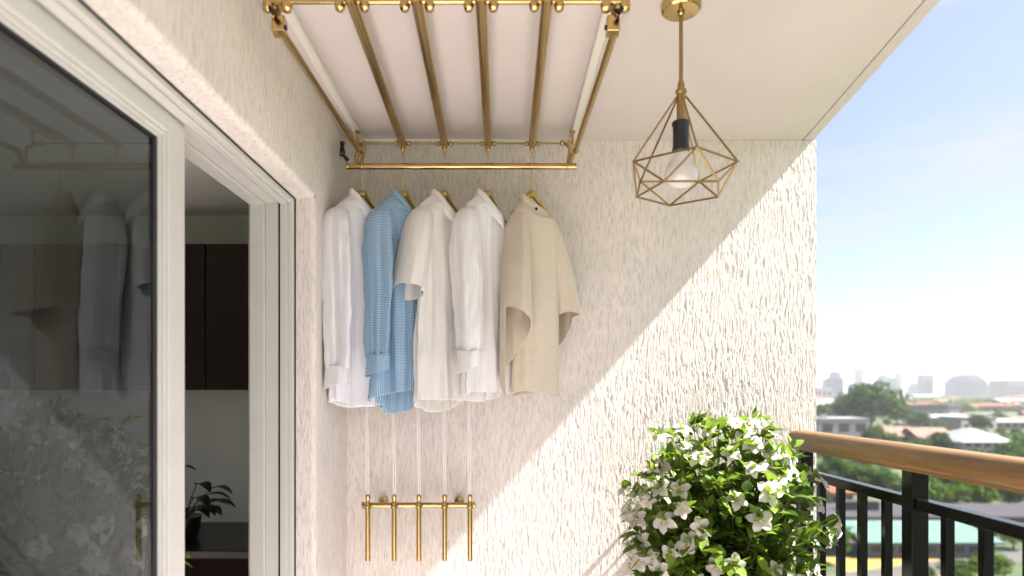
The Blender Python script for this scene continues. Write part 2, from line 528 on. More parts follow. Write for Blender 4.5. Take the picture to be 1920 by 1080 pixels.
# ------------------------------------------------------------------ sliding door
door = empty('sliding_door', (-.85, 1.3, 0), label='white framed sliding glass door standing partly open beside the clothes', cat='door')
mb = MB()
def frame_ring(mb, x0, x1, ins, z0=.02):
    y0, y1 = .21, DY
    mb.box(x0, x1, y1 - ins, y1 - .001, z0, DZ - .001)      # far jamb
    mb.box(x0, x1, y0, y0 + ins, z0, DZ - .001)
    mb.box(x0, x1, y0 + ins, y1 - ins, DZ - ins, DZ - .001) # head
    mb.box(x0, x1, y0 + ins, y1 - ins, z0, z0 + ins)
frame_ring(mb, -.808, -.790, .022)
frame_ring(mb, -.836, -.8085, .030)
frame_ring(mb, -.892, -.845, .024)
frame_ring(mb, -.948, -.8925, .034)
mb.build('outer_frame', M['frame'], door, bevel=.0025, smooth=False)
mb = MB(); frame_ring(mb, -.8448, -.8362, .019)
mb.box(-.7898, -.7850, .21, DY - .003, DZ - .0055, DZ - .0025)
mb.box(-.7898, -.7850, DY - .0055, DY - .0025, .02, DZ - .006)
mb.build('track_seal', M['gasket'], door, smooth=False)

def panel(y0, y1, xf, thick, name):
    """sash with bevelled beads; xf = outward face"""
    z0, z1 = .05, 2.207
    st = .082; tr_ = .050
    mb = MB()
    mb.box(xf - thick, xf, y1 - st, y1, z0, z1)
    mb.box(xf - thick, xf, y0, y0 + st, z0, z1)
    mb.box(xf - thick, xf, y0 + st, y1 - st, z1 - tr_, z1)
    mb.box(xf - thick, xf, y0 + st, y1 - st, z0, z0 + tr_ + .03)
    p = mb.build(name, M['frame'], door, bevel=.003, smooth=False)
    # stepped glazing bead
    mb = MB()
    for (d0, d1, ins) in ((.006, .012, .012), (.012, .019, .022)):
        ya, yb, za, zb = y0 + st, y1 - st, z0 + tr_ + .03, z1 - tr_
        mb.box(xf - d1, xf - d0, yb - ins, yb, za, zb); mb.box(xf - d1, xf - d0, ya, ya + ins, za, zb)
        mb.box(xf - d1, xf - d0, ya + ins, yb - ins, zb - ins, zb); mb.box(xf - d1, xf - d0, ya + ins, yb - ins, za, za + ins)
    mb.build('glazing_bead', M['frame'], p, bevel=.0015, smooth=False)
    mb = MB()
    ya, yb, za, zb = y0 + st + .022, y1 - st - .022, z0 + tr_ + .052, z1 - tr_ - .022
    g = .016
    for (a0, a1, b0, b1) in ((yb - g, yb, za, zb), (ya, ya + g, za, zb), (ya + g, yb - g, zb - .007, zb), (ya + g, yb - g, za, za + g)):
        mb.box(xf - .030, xf - .0185, a0, a1, b0, b1)
    mb.build('gasket', M['gasket'], p, smooth=False)
    mb = MB()
    mb.box(xf - .0255, xf - .0215, ya - .01, yb + .01, za - .01, zb + .01)
    mb.build('pane', M['glass'], p, smooth=False)
    return p
panel(.24, 1.696, -.845, .044, 'door_panel')

# ------------------------------------------------------------------ the room behind the glass
RC = 2.41; RY = 3.3
mb = MB()
mb.box(-4.6, -.955, RY, RY + .1, 0, RC)                    # end wall
for (ya_, yb_, za_, zb_) in ((-2.4, .2, 0, RC), (3.0, RY, 0, RC), (.2, 3.0, 0, .5), (.2, 3.0, 2.3, RC)):
    mb.box(-4.7, -4.6, ya_, yb_, za_, zb_)                 # side wall; unseen opening added to let daylight into the room
mb.box(-4.6, -.975, -2.5, -2.4, 0, RC)
tag(mb.build('room_walls', M['room'], smooth=False), kind='structure')
mb = MB(); mb.box(-4.7, -.974, -2.5, RY + .1, RC, RC + .1); tag(mb.build('room_ceiling', M['room'], smooth=False), kind='structure')
mb = MB(); mb.box(-4.7, -.974, -2.5, RY + .1, -.1, .012); tag(mb.build('room_floor', M['room_floor'], smooth=False), kind='structure')
kc = empty('wall_cabinet', (-1.9, 3.3, 1.51), label='dark brown wall cabinet seen through the open door', cat='cabinet')
mb = MB(); mb.box(-3.0, -1.0, 3.02, RY - .001, 1.51, 2.20); mb.build('body', M['cabinet'], kc, bevel=.003)
for i in range(5):
    mb = MB(); mb.box(-2.996 + i*.4, -2.604 + i*.4, 3.0, 3.019, 1.515, 2.195); mb.build('cabinet_door', M['cabinet'], kc, bevel=.002)
kb = empty('kitchen_counter', (-1.9, 3.0, 0), label='dark stone counter over a dark base unit inside the room', cat='counter')
mb = MB(); mb.box(-3.2, -.98, 2.74, RY - .001, .014, .79); mb.build('base_unit', M['cabinet'], kb, bevel=.003)
mb = MB(); mb.box(-3.2, -.98, 2.70, RY - .001, .791, .83); mb.build('worktop', [M['counter']], kb, bevel=.004)
mb = MB(); mb.box(-3.2, -.98, 2.692, 2.6995, .800, .828); mb.build('edge_trim', M['counter_edge'], kb, bevel=.002)

# houseplant on the counter: a few arching broad leaves
def blade(mb, base, d, length, width, droop, n=9, fold=.25, m=0, twist=0):
    d = Vector(d).normalized()
    side = d.cross(Vector((0, 0, 1)))
    if side.length < .05: side = Vector((1, 0, 0))
    side.normalize()
    if twist: side = Matrix.Rotation(twist, 3, d) @ side
    p = Vector(base); o = len(mb.v)
    for i in range(n):
        t = i/(n-1)
        wdt = width*math.sin(PI*min(1, .06 + .94*t)**.8)*.5 if t < 1 else .0
        nrm = side.cross(d).normalized()
        for k in (-1, 0, 1):
            mb.v.append(tuple(p + side*(wdt*k) + nrm*(abs(k)*wdt*fold)))
        p = p + d*(length/(n-1))
        d = (d + Vector((0, 0, -droop/(n-1)))).normalized()
    for i in range(n-1):
        for k in range(2):
            a = o + i*3 + k
            mb.f.append((a, a+1, a+4, a+3)); mb.m.append(m)
rnd = random.Random(11)
hp = empty('potted_houseplant', (-1.46, 2.93, .83), label='dark leafy houseplant on the counter inside the open door', cat='plant')
mb = MB(); mb.lathe((-1.46, 2.93, .831), [(.05, 0), (.062, .03), (.07, .10), (.074, .102), (.066, .10)], 24); mb.build('pot', M['counter'], hp)
mb = MB(); st = MB()
for i in range(17):
    an = rnd.uniform(-PI, PI) if i > 5 else rnd.uniform(-.7, .5)
    up = rnd.uniform(.4, 1.6); L_ = rnd.uniform(.07, .2)
    b0 = Vector((-1.46, 2.93, .92)); d = Vector((math.cos(an), math.sin(an), up)).normalized()
    tip = b0 + d*L_; st.path([b0, b0 + d*L_*.5 + Vector((0, 0, .015)), tip], .0025, 6)
    blade(mb, tip, Vector((math.cos(an), math.sin(an), .35)), rnd.uniform(.09, .15), rnd.uniform(.045, .07), 1.3)
an = .1; b0 = Vector((-1.46, 2.93, .92)); tip = Vector((-1.475, 2.9, 1.16)); st.path([b0, (b0 + tip)/2 + Vector((.01, 0, 0)), tip], .0025, 6)
blade(mb, tip, (1, -.1, .2), .09, .04, .9)
mb.build('leaves', M['houseplant'], hp); st.build('stems', M['stem'], hp)

# ------------------------------------------------------------------ railing
RXX = 1.31
rail = empty('balcony_railing', (RXX, 1.0, 0), label='black metal balcony railing topped with a wooden handrail', cat='railing')
# handrail section: broad rounded timber
sec = []
for (x, z) in ((-.047, -.020), (-.050, .005), (-.046, .026), (-.034, .038), (-.015, .0425), (.015, .0425), (.034, .038), (.046, .026), (.050, .005),
               (.047, -.020), (.040, -.027), (.034, -.030), (.032, -.041), (-.032, -.041), (-.034, -.030), (-.040, -.027)):
    sec.append((x, z))
HZ = 1.290
mb = MB(); rows = []
ys = [2.862, 2.858, 2.846, 2.82] + [2.82 - 5.2*i/40 for i in range(1, 41)]
scl = [.70, .86, .96, 1.0] + [1]*40
for y_, s_ in zip(ys, scl):
    rows.append([(RXX + x*s_, y_, HZ + z*s_) for (x, z) in sec])
mb.quad_grid(rows, len(sec), len(rows), True)
mb.f.append(tuple(range(len(sec)))); mb.m.append(0)
mb.build('handrail', M['handrail'], rail, angle=50)
posts = [2.79, 2.04, 1.29, .54, -.21, -.96, -1.71]
for y_ in posts:
    mb = MB(); mb.box(RXX - .027, RXX + .027, y_ - .027, y_ + .027, .007, HZ - .0415); mb.build('post', M['railing'], rail, bevel=.003, smooth=False)
for k in range(len(posts) - 1):
    ya, yb = posts[k+1] + .0275, posts[k] - .0275
    mb = MB(); mb.box(RXX - .020, RXX + .020, ya, yb, 1.130, 1.165); mb.build('top_rail', M['railing'], rail, bevel=.0025, smooth=False)
    mb = MB(); mb.box(RXX - .018, RXX + .018, ya, yb, .09, .12); mb.build('bottom_rail', M['railing'], rail, bevel=.0025, smooth=False)
    n = 4
    for i in range(n):
        y_ = yb - (yb - ya)*(i + .78)/n if n else 0
        y_ = posts[k] - .15*(i + 1)
        mb = MB(); mb.box(RXX - .013, RXX + .013, y_ - .013, y_ + .013, .1205, 1.1295); mb.build('baluster', M['railing'], rail, bevel=.0015, smooth=False)

# ------------------------------------------------------------------ pendant lamp
PX, PY = .520, 1.88
lamp = empty('pendant_lamp', (PX, PY, CZ), label='brass wire cage pendant lamp hanging from the balcony ceiling', cat='lamp')
mb = MB(); mb.lathe((PX, PY, CZ - .026), [(.02, -.002), (.050, -.001), (.0565, .004), (.058, .012), (.058, .0255)], 48); mb.build('canopy', M['brass'], lamp)
mb = MB()
for a in (0.5, 2.6, 4.7):
    mb = MB(); mb.lathe((PX + .045*math.cos(a), PY + .045*math.sin(a), CZ - .0275), [(.003, -.002), (.004, 0), (.004, .003)], 10); mb.build('screw', M['brass'], lamp)
mb = MB(); mb.lathe((PX, PY, CZ - .034), [(.007, -.004), (.011, 0), (.011, .008)], 20)
mb.build('collar_nut', M['brass'], lamp)
mb = MB(); mb.path([(PX, PY, CZ - .026), (PX, PY, 2.395)], .0058, 14); mb.build('rod', M['cage'], lamp)
mb = MB()
mb.lathe((PX, PY, 2.30), [(.013, -.006), (.0125, .0), (.0125, .075), (.016, .078), (.016, .086), (.0105, .09), (.0105, .100), (.008, .112), (.006, .115)], 24)
mb.build('neck', M['cage'], lamp)
mb = MB(); mb.lathe((PX, PY, 2.207), [(.0235, 0), (.0255, .002), (.0255, .008), (.0235, .014), (.0235, .07), (.0265, .078), (.0265, .084), (.022, .088), (.01, .089)], 32)
mb.build('socket', M['black_plastic'], lamp)
mb = MB()
prof = []
for i in range(25):
    t = i/24
    h = -.108*t
    r = .0205 + .0275*max(0, math.sin(min(1, t/.62)*PI/2))**2 if t < .62 else .048*math.sqrt(max(0, 1 - ((t - .62)/.38)**2))
    prof.append((max(r, .0004), h))
mb.lathe((PX, PY, 2.2065), prof[::-1], 36); mb.build('bulb', M['bulb'], lamp, angle=0)
eq = [Vector((PX + .157*math.sin(2*PI*k/5), PY - .157*math.cos(2*PI*k/5), 2.160)) for k in range(5)]
bo = [Vector((PX + .128*math.sin(2*PI*(k+.5)/5), PY - .128*math.cos(2*PI*(k+.5)/5), 2.085)) for k in range(5)]
tp = [Vector((PX + .014*math.sin(2*PI*k/5), PY - .014*math.cos(2*PI*k/5), 2.366)) for k in range(5)]
mb = MB(); rw = .0031
for k in range(5):
    mb.path([tp[k], eq[k]], rw, 8); mb.path([eq[k], eq[(k+1) % 5]], rw, 8)
    mb.path([bo[k], bo[(k+1) % 5]], rw, 8); mb.path([eq[k], bo[k]], rw, 8); mb.path([eq[(k+1) % 5], bo[k]], rw, 8)
    mb.ball(eq[k], .0042, 8); mb.ball(bo[k], .0042, 8)
mb.build('cage', M['cage'], lamp)

# ------------------------------------------------------------------ ceiling drying rack
YF, YB, ZR = 1.752, 2.75, 2.566
rack = empty('drying_rack', (-.17, 2.25, CZ), label='brass ceiling clothes rack of parallel rods above the hanging shirts', cat='drying rack')
for x in (-.640, .306):
    mb = MB(); mb.box(x - .014, x + .014, 1.62, 2.893, CZ - .022, CZ - .001); mb.build('ceiling_rail', M['white_rail'], rack, bevel=.003)
    for y_ in (YF, YB):
        mb = MB(); xq = x + (.012 if x < 0 else -.012); mb.path([(xq, y_, ZR - .004), (xq, y_, CZ - .0225)], .0065, 12); mb.lathe((xq, y_, CZ - .0228), [(.006, -.010), (.013, -.006), (.013, 0)], 14); mb.build('drop_bracket', M['brass'], rack)
rods_x = [(-.416, -.4350), (-.238, -.2555), (-.063, -.0690), (.117, .1215)]
for xf, xb in rods_x:
    mb = MB()
    mb.path([(xf, YF - .03, ZR), (xb, YB, ZR)], .0165, 20)
    mb.lathe((xb, YB, ZR), [(.0185, -.012), (.0185, .006), (.012, .010)], 20, axis=(xb - xf, YB - YF, 0))
    mb.build('rod', M['brass_tube'], rack)
    for s_ in (-1, 1):
        mb = MB()
        mb.ball((xb + s_*.026, YB - .005, ZR - .001), .0105, 10)
        mb.path([(xb + s_*.012, YB - .005, ZR), (xb + s_*.026, YB - .005, ZR)], .005, 8)
        mb.build('clamp_knob', M['brass'], rack)
        mb = MB()
        mb.lathe((xf + s_*.034, YF + .004, ZR + .002), [(.005, -.026), (.012, -.022), (.0145, -.010), (.0145, .010), (.010, .014)], 16, axis=(0, .25, 1))
        mb.build('clamp_bolt', M['brass'], rack)
    mb = MB()
    mb.lathe((xb, YB, ZR - .030), [(.003, -.006), (.008, 0), (.010, .008), (.010, .016)], 14)
    mb.path([(xb, YB, ZR - .034), (xb, YB, ZR - .056), (xb + .004, YB, ZR - .062)], .0026, 8)
    mb.build('drop_hook', M['brass'], rack)
mb = MB(); mb.path([(-.655, YF, ZR + .004), (.335, YF, ZR + .004)], .0085, 14); mb.build('crossbar', M['brass_tube'], rack)
mb = MB(); mb.path([(-.615, YB, ZR + .002), (.290, YB, ZR + .002)], .0042, 10); mb.build('crossbar', M['brass'], rack)
# drop-down side arms with hinge blocks
BARY, BARZ = 2.66, 2.438
for sgn, xf, xb in ((-1, -.624, -.606), (1, .308, .298)):
    top = Vector((xf - .003*sgn, YF, ZR)); blk = at(523 if sgn < 0 else 1149, 46, 1.775)
    mb = MB()
    # hinge plate, elbow and block
    mb.prism([blk + Vector((-.018, -.014, -.022)), blk + Vector((.018, -.014, -.022)), blk + Vector((.018, .016, -.030)), blk + Vector((-.018, .016, -.030))], (0, .004, .044))
    mb.build('hinge_block', M['brass'], rack, bevel=.003, smooth=False)
    mb = MB()
    mb.path([blk + Vector((.004*sgn, 0, .018)), blk + Vector((.002*sgn, .004, .04)), top], [.009, .0085, .0085], 14)
    for s_ in (-1, 1):
        mb.lathe(top + Vector((s_*.026, .004, 0)), [(.005, -.026), (.013, -.022), (.0155, -.010), (.0155, .012), (.010, .016)], 18, axis=(0, .25, 1))
    mb.build('elbow', M['brass'], rack)
    mb = MB()
    mb.lathe(blk + Vector((-.020*sgn, -.006, -.012)), [(.004, -.004), (.0068, -.002), (.0068, .004)], 14, axis=(-sgn, 0, 0))
    mb.build('pivot_pin', M['dark_metal'], rack); mb = MB()
    mb.path([top + Vector((.022*sgn, -.004, -.012)), top + Vector((.006*sgn, -.012, -.034))], [.006, .0075], 10)
    mb.build('spring_lever', M['dark_metal'], rack); mb = MB()
    mb.lathe(blk + Vector((.008*sgn, -.02, .028)), [(.003, -.003), (.006, 0), (.006, .006)], 12, axis=(0, 1, 0))
    mb.build('pivot_pin', M['dark_metal'], rack)
    end = Vector((xb, 2.675, 2.508))
    mb = MB(); mb.path([blk + Vector((0.006, .006, -.018)), end], .0115, 18); mb.build('side_arm', M['brass_tube'], rack)
    mb = MB()
    bx = -.628 if sgn < 0 else .270
    rb = Vector((-.622 if sgn < 0 else .262, YB, ZR))
    mb.lathe(end, [(.0135, -.016), (.0135, .004), (.008, .012)], 16, axis=end - blk)
    mb.path([end + Vector((-.002*sgn, 0, -.004)), Vector(((end.x + bx)/2, 2.668, 2.482)), Vector((bx - .010*sgn + .012, BARY, BARZ))], [.010, .009, .0085], 12)
    mb.path([rb + Vector((0, 0, 0)), Vector((end.x - .018*sgn, 2.70, 2.53)), Vector((bx - .02*sgn + .012, BARY, BARZ))], [.0075, .0075, .0065], 10)
    mb.ball(rb + Vector((.02, 0, 0)), .0125, 12); mb.ball(rb + Vector((-.012, 0, .004)), .0125, 12)
    mb.build('bar_bracket', M['brass'], rack)
    if sgn < 0:
        mb = MB()
        mb.lathe((-.672, 2.66, 2.495), [(.006, -.012), (.016, -.010), (.018, 0), (.016, .010), (.006, .012)], 16, axis=(1, .3, 0))
        mb.path([(-.672, 2.66, 2.515), (-.672, 2.662, 2.540)], [.008, .010], 10)
        mb.path([(-.66, 2.655, 2.475), (-.648, 2.655, 2.46)], [.008, .009], 10)
        mb.build('pulley', M['dark_metal'], rack)
mb = MB()
mb.path([(-.656, BARY, BARZ), (.300, BARY, BARZ)], .0128, 24)
for x in (-.650, -.592): mb.lathe((x, BARY, BARZ), [(.0135, -.004), (.0146, -.002), (.0146, .002), (.0135, .004)], 24, axis=(1, 0, 0))
mb.lathe((.262, BARY, BARZ), [(.0135, -.004), (.0146, -.002), (.0146, .002), (.0135, .004)], 24, axis=(1, 0, 0))
mb.build('hanging_bar', M['brass'], rack)

# ------------------------------------------------------------------ hangers and clothes
HANG_Z = 2.330
hang_px = [680, 757, 833, 915, 997]
angs = [R(53), R(52), R(49), R(51), R(22)]
hx = [(p - CX)*BARY/F for p in hang_px]
hang_lab = ['brass hanger holding the white long-sleeved shirt at the far left', 'brass hanger holding the blue checked shirt',
            'brass hanger holding the short-sleeved white shirt', 'brass hanger holding the white shirt beside the beige pullover',
            'brass hanger holding the beige wool pullover']
for i in range(5):
    h = empty('clothes_hanger', (hx[i], BARY, HANG_Z), angs[i], hang_lab[i], 'hanger', 'brass hangers on the rack')
    mb = MB()
    zb = BARZ - HANG_Z
    c, s_ = math.cos(-angs[i]), math.sin(-angs[i])
    pts = []
    for k in range(13):                       # ring over the bar (bar runs along world x)
        w_ = -PI/2 + 1.55*PI*k/12
        yy, zz = .0165*math.cos(w_), .0165*math.sin(w_)
        pts.append((-s_*yy, c*yy, zb + zz))
    pts = [(0, 0, .004), (0, 0, zb - .030)] + pts
    mb.path(pts, .0017, 8)
    mb.build('hook', M['chrome'], h, world=False)
    mb = MB()
    for sg in (-1, 1):
        q_ = .62 if i == 4 else .80
        P = [(x_*q_*sg, 0, z_) for x_, z_ in ((0, .0), (.022, -.008), (.05, -.030), (.08, -.050), (.12, -.074), (.150, -.100))]
        rows = []
        for k, (x, y, z) in enumerate(P):
            hh = [.016, .015, .011, .009, .0085, .008][k]; tt = [.010, .0095, .007, .006, .006, .006][k]
            rows.append([(x + hh*.4*sg*math.sin(a), tt*math.cos(a), z - .006 + hh*math.sin(a)*.8) for a in [2*PI*q/12 for q in range(12)]])
        mb.quad_grid(rows, 12, len(rows), True)
    mb.lathe((0, 0, -.010), [(.012, -.01), (.0155, -.004), (.0155, .008), (.011, .016), (.004, .019)], 16)
    mb.build('hanger_body', M['hanger'], h, world=False)

def lerp_prof(prof, v):
    n = len(prof) - 1
    x = v*n; i = min(int(x), n - 1); t = x - i
    p0 = prof[max(i-1, 0)]; p1 = prof[i]; p2 = prof[i+1]; p3 = prof[min(i+2, n)]
    out = []
    for a, b, c, d in zip(p0, p1, p2, p3):
        m1 = (c - a)/2; m2 = (d - b)/2
        out.append((2*t**3 - 3*t**2 + 1)*b + (t**3 - 2*t**2 + t)*m1 + (-2*t**3 + 3*t**2)*c + (t**3 - t**2)*m2)
    return out

def cloth_tube(prof, nu, nv, fold=.1, seed=0, k=5, hem=None, flat=2.0, fstart=.12, twist=0.0, nscale=6.0, rot0=0, wr=.12, plk=0):
    """prof rows (z, ca, cb, wa, wb). angle 0 = +x (far shoulder side), PI/2 = back (+y), -PI/2 = front (-y)."""
    mb = MB(); rows = []; uvs = []
    r_ = random.Random(seed); ph = [r_.uniform(0, 6.28) for _ in range(6)]
    L = 0; pz = None; prevc = None
    for j in range(nv):
        v = j/(nv - 1)
        z, ca, cb, wa, wb = lerp_prof(prof, v)
        row = []; ur = []
        g = max(0.0, min(1.0, (v - fstart)/(1 - fstart))); g = g**.8
        per = 2*PI*math.sqrt((wa*wa + wb*wb)/2)
        if prevc is not None: L += (Vector((z, ca, cb)) - prevc).length
        prevc = Vector((z, ca, cb))
        for i in range(nu + 1):
            th = 2*PI*i/nu + rot0 + twist*v
            c, s = math.cos(th), math.sin(th)
            e = 2.0/flat
            x = math.copysign(abs(c)**e, c); y = math.copysign(abs(s)**e, s)
            f = .50*math.sin(k*th + ph[0] + .9*v) + .30*math.sin((k*2 - 1)*th + ph[1] - 1.3*v) + .18*math.sin((k*3 + 1)*th + ph[2] + 2*v)
            f += .45*(1 - 2*abs(math.sin((k*.5 + .5)*th + ph[3] + .5*v))) + .3*(1 - 2*abs(math.sin((k + 1.5)*th + ph[4] - .8*v)))
            f += wr*noise.noise(Vector((c*2.2 + seed, s*2.2 + 3*z, z*15 + seed)))
            f += .75*noise.noise(Vector((c*1.6 + seed*3.1, s*1.6, z*nscale*.45)))
            f2 = noise.noise(Vector((c*3.5 + seed, s*3.5 + 7, z*nscale*1.3)))*.25
            rr_ = 1 + fold*(g*f + (.25 + .75*g)*f2)
            dz = 0
            if hem is not None: dz = hem(th)*max(0, (v - .45)/.55)**1.5
            p = (ca + wa*x*rr_ , cb + wb*y*(1 + (rr_ - 1)*1.9), z + dz + .004*noise.noise(Vector((c*2 + 9, s*2, z*5 + seed))))
            if plk and abs((th + PI/2 + PI) % (2*PI) - PI) < .115: p = (p[0], p[1] - plk, p[2])
            if i < nu: row.append(p)
            ur.append((i/nu*per if False else i/nu*.84*(.30 + .70) , L))
        rows.append(row); uvs.append(ur)
    mb.quad_grid(rows, nu, nv, True, uvs)
    return mb

def collar(mat, parent, nk, stand=.03, fall=.052, tip=.03, gap=.30):
    """turned-down collar round the neck ring nk = (ca, cb, z, wa, wb, tilt, dip)"""
    ca, cb, z0, wa, wb, tilt, dip = nk
    mb = MB(); n = 56; rows = []; uvs = []
    cross = [(.0, -.012), (.003, .3), (.004, .8), (.006, 1.0), (.008, 1.02), (.0115, .85), (.0145, .35), (.017, -.15), (.019, -.62)]
    for j, (dr, hz) in enumerate(cross):
        row = []; ur = []
        for i in range(n):
            t = i/(n - 1)
            th = -PI/2 + gap/2 + (2*PI - gap)*t
            c, s = math.cos(th), math.sin(th)
            fr = max(0, 1 - min(t, 1 - t)/.16)              # near the collar points
            zz = z0 + tilt*c + dip*max(0, -s)
            if hz >= 0: h = stand*hz*(1 - .30*fr)
            else: h = fall*hz - tip*fr*(-hz)
            out = dr*(1 + .55*fr*(1 if hz < .5 else 0)) + .002*math.sin(5*th)
            row.append((ca + (wa + out)*c, cb + (wb + out)*s - .006*fr*(hz < .4), zz + h + .002*math.sin(9*th)))
            ur.append((t*.42, j*.010))
        rows.append(row); uvs.append(ur)
    mb.quad_grid(rows, n, len(cross), False, uvs)
    return mb.build('collar', mat, parent, world=False, solid=.0018, angle=0)

def buttons(parent, mat, pts, r=.0058):
    for p in pts:
        mb = MB(); mb.lathe(p, [(r*.5, -.0015), (r, -.0008), (r, .001), (r*.8, .0018), (r*.3, .0012)], 14, axis=(0, -1, .15))
        mb.build('button', mat, parent, world=False)

def placket(mat, parent, mbt_fn, w=.030):
    pass

def make_shirt(idx, name, label, cat, mat, sleeve='long', length=.865, hem=None, seed=1, near_sl=(.165, .068), hemfr=0, torso_w=.165, tuck=0, cuffdrop=.70,
               bmat=None, btn=(), sb=0.0, ctop=None, colr=True):
    sh = empty(name, (hx[idx], BARY, HANG_Z), angs[idx], label, cat, 'shirts hanging on the rack')
    sh.scale = (.84, .90, 1)
    nk = (.016, -.004, -.080, .074, .058, -.050, -.045)
    W = torso_w
    prof = [(-.064, .016, -.004, .068, .050), (-.076, .008, -.004, .096, .066), (-.092, .002, -.004, .132, .074), (-.108, .0, -.004, .158, .078),
            (-.140, .0, -.004, W + .002, .080), (-.22, .0, -.006, W - .003, .080), (-.34, -.002, -.008, W - .008, .078), (-.48, -.004, -.008, W - .008, .080),
            (-.62, -.006, -.006, W - .004, .086), (-.75, -.006, -.004, W + .002, .092), (-length, -.006, .0, W + .006, .096)]
    prof = [(z, ca, cb, wa, wb*(1 if q < 2 else .78)) for q, (z, ca, cb, wa, wb) in enumerate(prof)]
    mb = cloth_tube(prof, 150, 120, .21, seed, 4, hem, 2.3, plk=.004)
    # neck ring follows the tilt of the collar
    for i, p in enumerate(mb.v):
        t = max(0, 1 - (-.064 - p[2])/.07)
        if t > 0:
            c = (p[0] - .016)/.09
            mb.v[i] = (p[0], p[1], p[2] + t*(-.050*max(-1, min(1, c)) - .040*max(0, -(p[1] + .004)/.055)))
    # front placket edge
    mb.build('torso', mat, sh, world=False, solid=.0016, angle=0)
    if colr: collar(mat, sh, nk)
    for sg in (-1, 1):
        wb, wa = near_sl
        f = -.030 if sg < 0 else .01
        a0 = sg*.150
        if sleeve == 'long':
            pr = [(-.088, a0 - sg*.010, -.004, .012, .012), (-.100, a0, -.005, .032, .040), (-.125, a0 + sg*.012, -.006, .046, .060), (-.17, a0 + sg*.022, -.010, .050, wb*.46),
                  (-.26, a0 + sg*.030, f*.5, .050, wb*.50), (-.38, a0 + sg*.036, f, .048, wb*.49), (-.50, a0 + sg*.040, f*1.3 + sb*.5, .046, wb*.46), (-.60, a0 + sg*.044, f*1.5 + sb, .042, wb*.42), (-cuffdrop - .005, a0 + sg*.046, f*1.6 + sb, .038, wb*.35)]
            mb = cloth_tube(pr, 72, 100, .22, seed*7 + sg + 2, 3, None, 2.2, .10, .3, wr=.42)
            slv = mb.build('sleeve', mat, sh, world=False, solid=.0016, angle=0)
            ca, cb = a0 + sg*.046, f*1.6 + sb
            zc = -cuffdrop
            tl = .10
            pr = [(zc + .006, ca, cb, .039, wb*.355), (zc - .002, ca, cb, .0398, wb*.362), (zc - .030, ca + sg*.002, cb, .0400, wb*.362), (zc - .060, ca + sg*.003, cb + .002, .0405, wb*.368), (zc - .066, ca + sg*.003, cb + .002, .040, wb*.366)]
            mb = cloth_tube(pr, 64, 16, .05, seed + 31, 2, lambda th: .016*math.cos(th + .8)*1.0, 2.6, 0)
            mb.build('cuff', mat, slv, world=False, solid=.0022, angle=0)
        else:
            pr = [(-.088, a0 - sg*.010, -.004, .012, .012), (-.100, a0, -.005, .032, .040), (-.125, a0 + sg*.014, -.006, .046, .062), (-.18, a0 + sg*.030, -.008, .054, .078),
                  (-.26, a0 + sg*.048, -.004, .056, .084), (-.34, a0 + sg*.062, .004, .058, .088), (-.40, a0 + sg*.075, .008, .060, .092), (-.435, a0 + sg*.082, .010, .061, .094)]
            mb = cloth_tube(pr, 64, 70, .09, seed*7 + sg, 3, lambda th: .022*math.cos(th)*sg - .012*math.sin(th), 2.2, .1)
            mb.build('sleeve', mat, sh, world=False, solid=.002, angle=0)
    buttons(sh, bmat or M['button_pale'], btn)
    return sh

BK = lambda lo, fr: (lambda th: lo*max(0, math.sin(th)) + fr*max(0, -math.sin(th)) + .022*abs(math.cos(th))**3)
make_shirt(0, 'shirt', 'white long-sleeved shirt hanging at the left end of the rack', 'shirt', M['cool_shirt'], 'long', .885, BK(-.01, .0), 3, (.165, .05), torso_w=.168,
           cuffdrop=.735, btn=((-.012, -.087, -.165), (-.012, -.087, -.25)))
make_shirt(1, 'shirt', 'blue checked shirt hanging between two white shirts', 'shirt', M['gingham'], 'long', .875, BK(-.045, .05), 8, (.150, .05), torso_w=.158,
           cuffdrop=.690, sb=.012, btn=((-.012, -.087, -.165),))
make_shirt(2, 'shirt', 'white short-sleeved shirt hanging beside the blue checked shirt', 'shirt', M['ivory_shirt'], 'short', .885, BK(-.03, .02), 14, (.16, .05), torso_w=.165,
           bmat=M['button_dark'], btn=((-.006, -.088, -.125), (-.006, -.092, -.21)))
make_shirt(3, 'shirt', 'white long-sleeved shirt hanging next to the beige wool pullover', 'shirt', M['white_shirt'], 'long', .86, BK(-.01, .03), 21, (.155, .05), torso_w=.162,
           cuffdrop=.675, bmat=M['button_dark'], btn=((-.006, -.088, -.120), (.012, -.085, -.145)))

# beige wool pullover with wide batwing sleeves
pu = empty('pullover', (hx[4], BARY, HANG_Z), angs[4], 'beige wool pullover with wide open sleeves at the right end of the row', 'pullover', 'shirts hanging on the rack')
prof = [(-.060, .010, -.004, .060, .048), (-.080, .006, -.004, .076, .058), (-.105, .004, -.004, .088, .064), (-.15, .004, -.004, .100, .068), (-.24, .006, -.006, .104, .068),
        (-.36, .010, -.008, .100, .066), (-.52, .012, -.008, .098, .064), (-.68, .014, -.006, .098, .064), (-.838, .014, -.004, .100, .064)]
mb = cloth_tube(prof, 110, 100, .055, 5, 3, lambda th: .012*math.sin(th*2), 2.5)
for i, p in enumerate(mb.v):
    t = max(0, 1 - (-.060 - p[2])/.06)
    if t > 0: mb.v[i] = (p[0], p[1], p[2] + t*(-.034*(p[0]/.07) - .036*max(0, -(p[1] + .004)/.05)))
mb.build('torso', M['wool'], pu, world=False, solid=.006, angle=0)
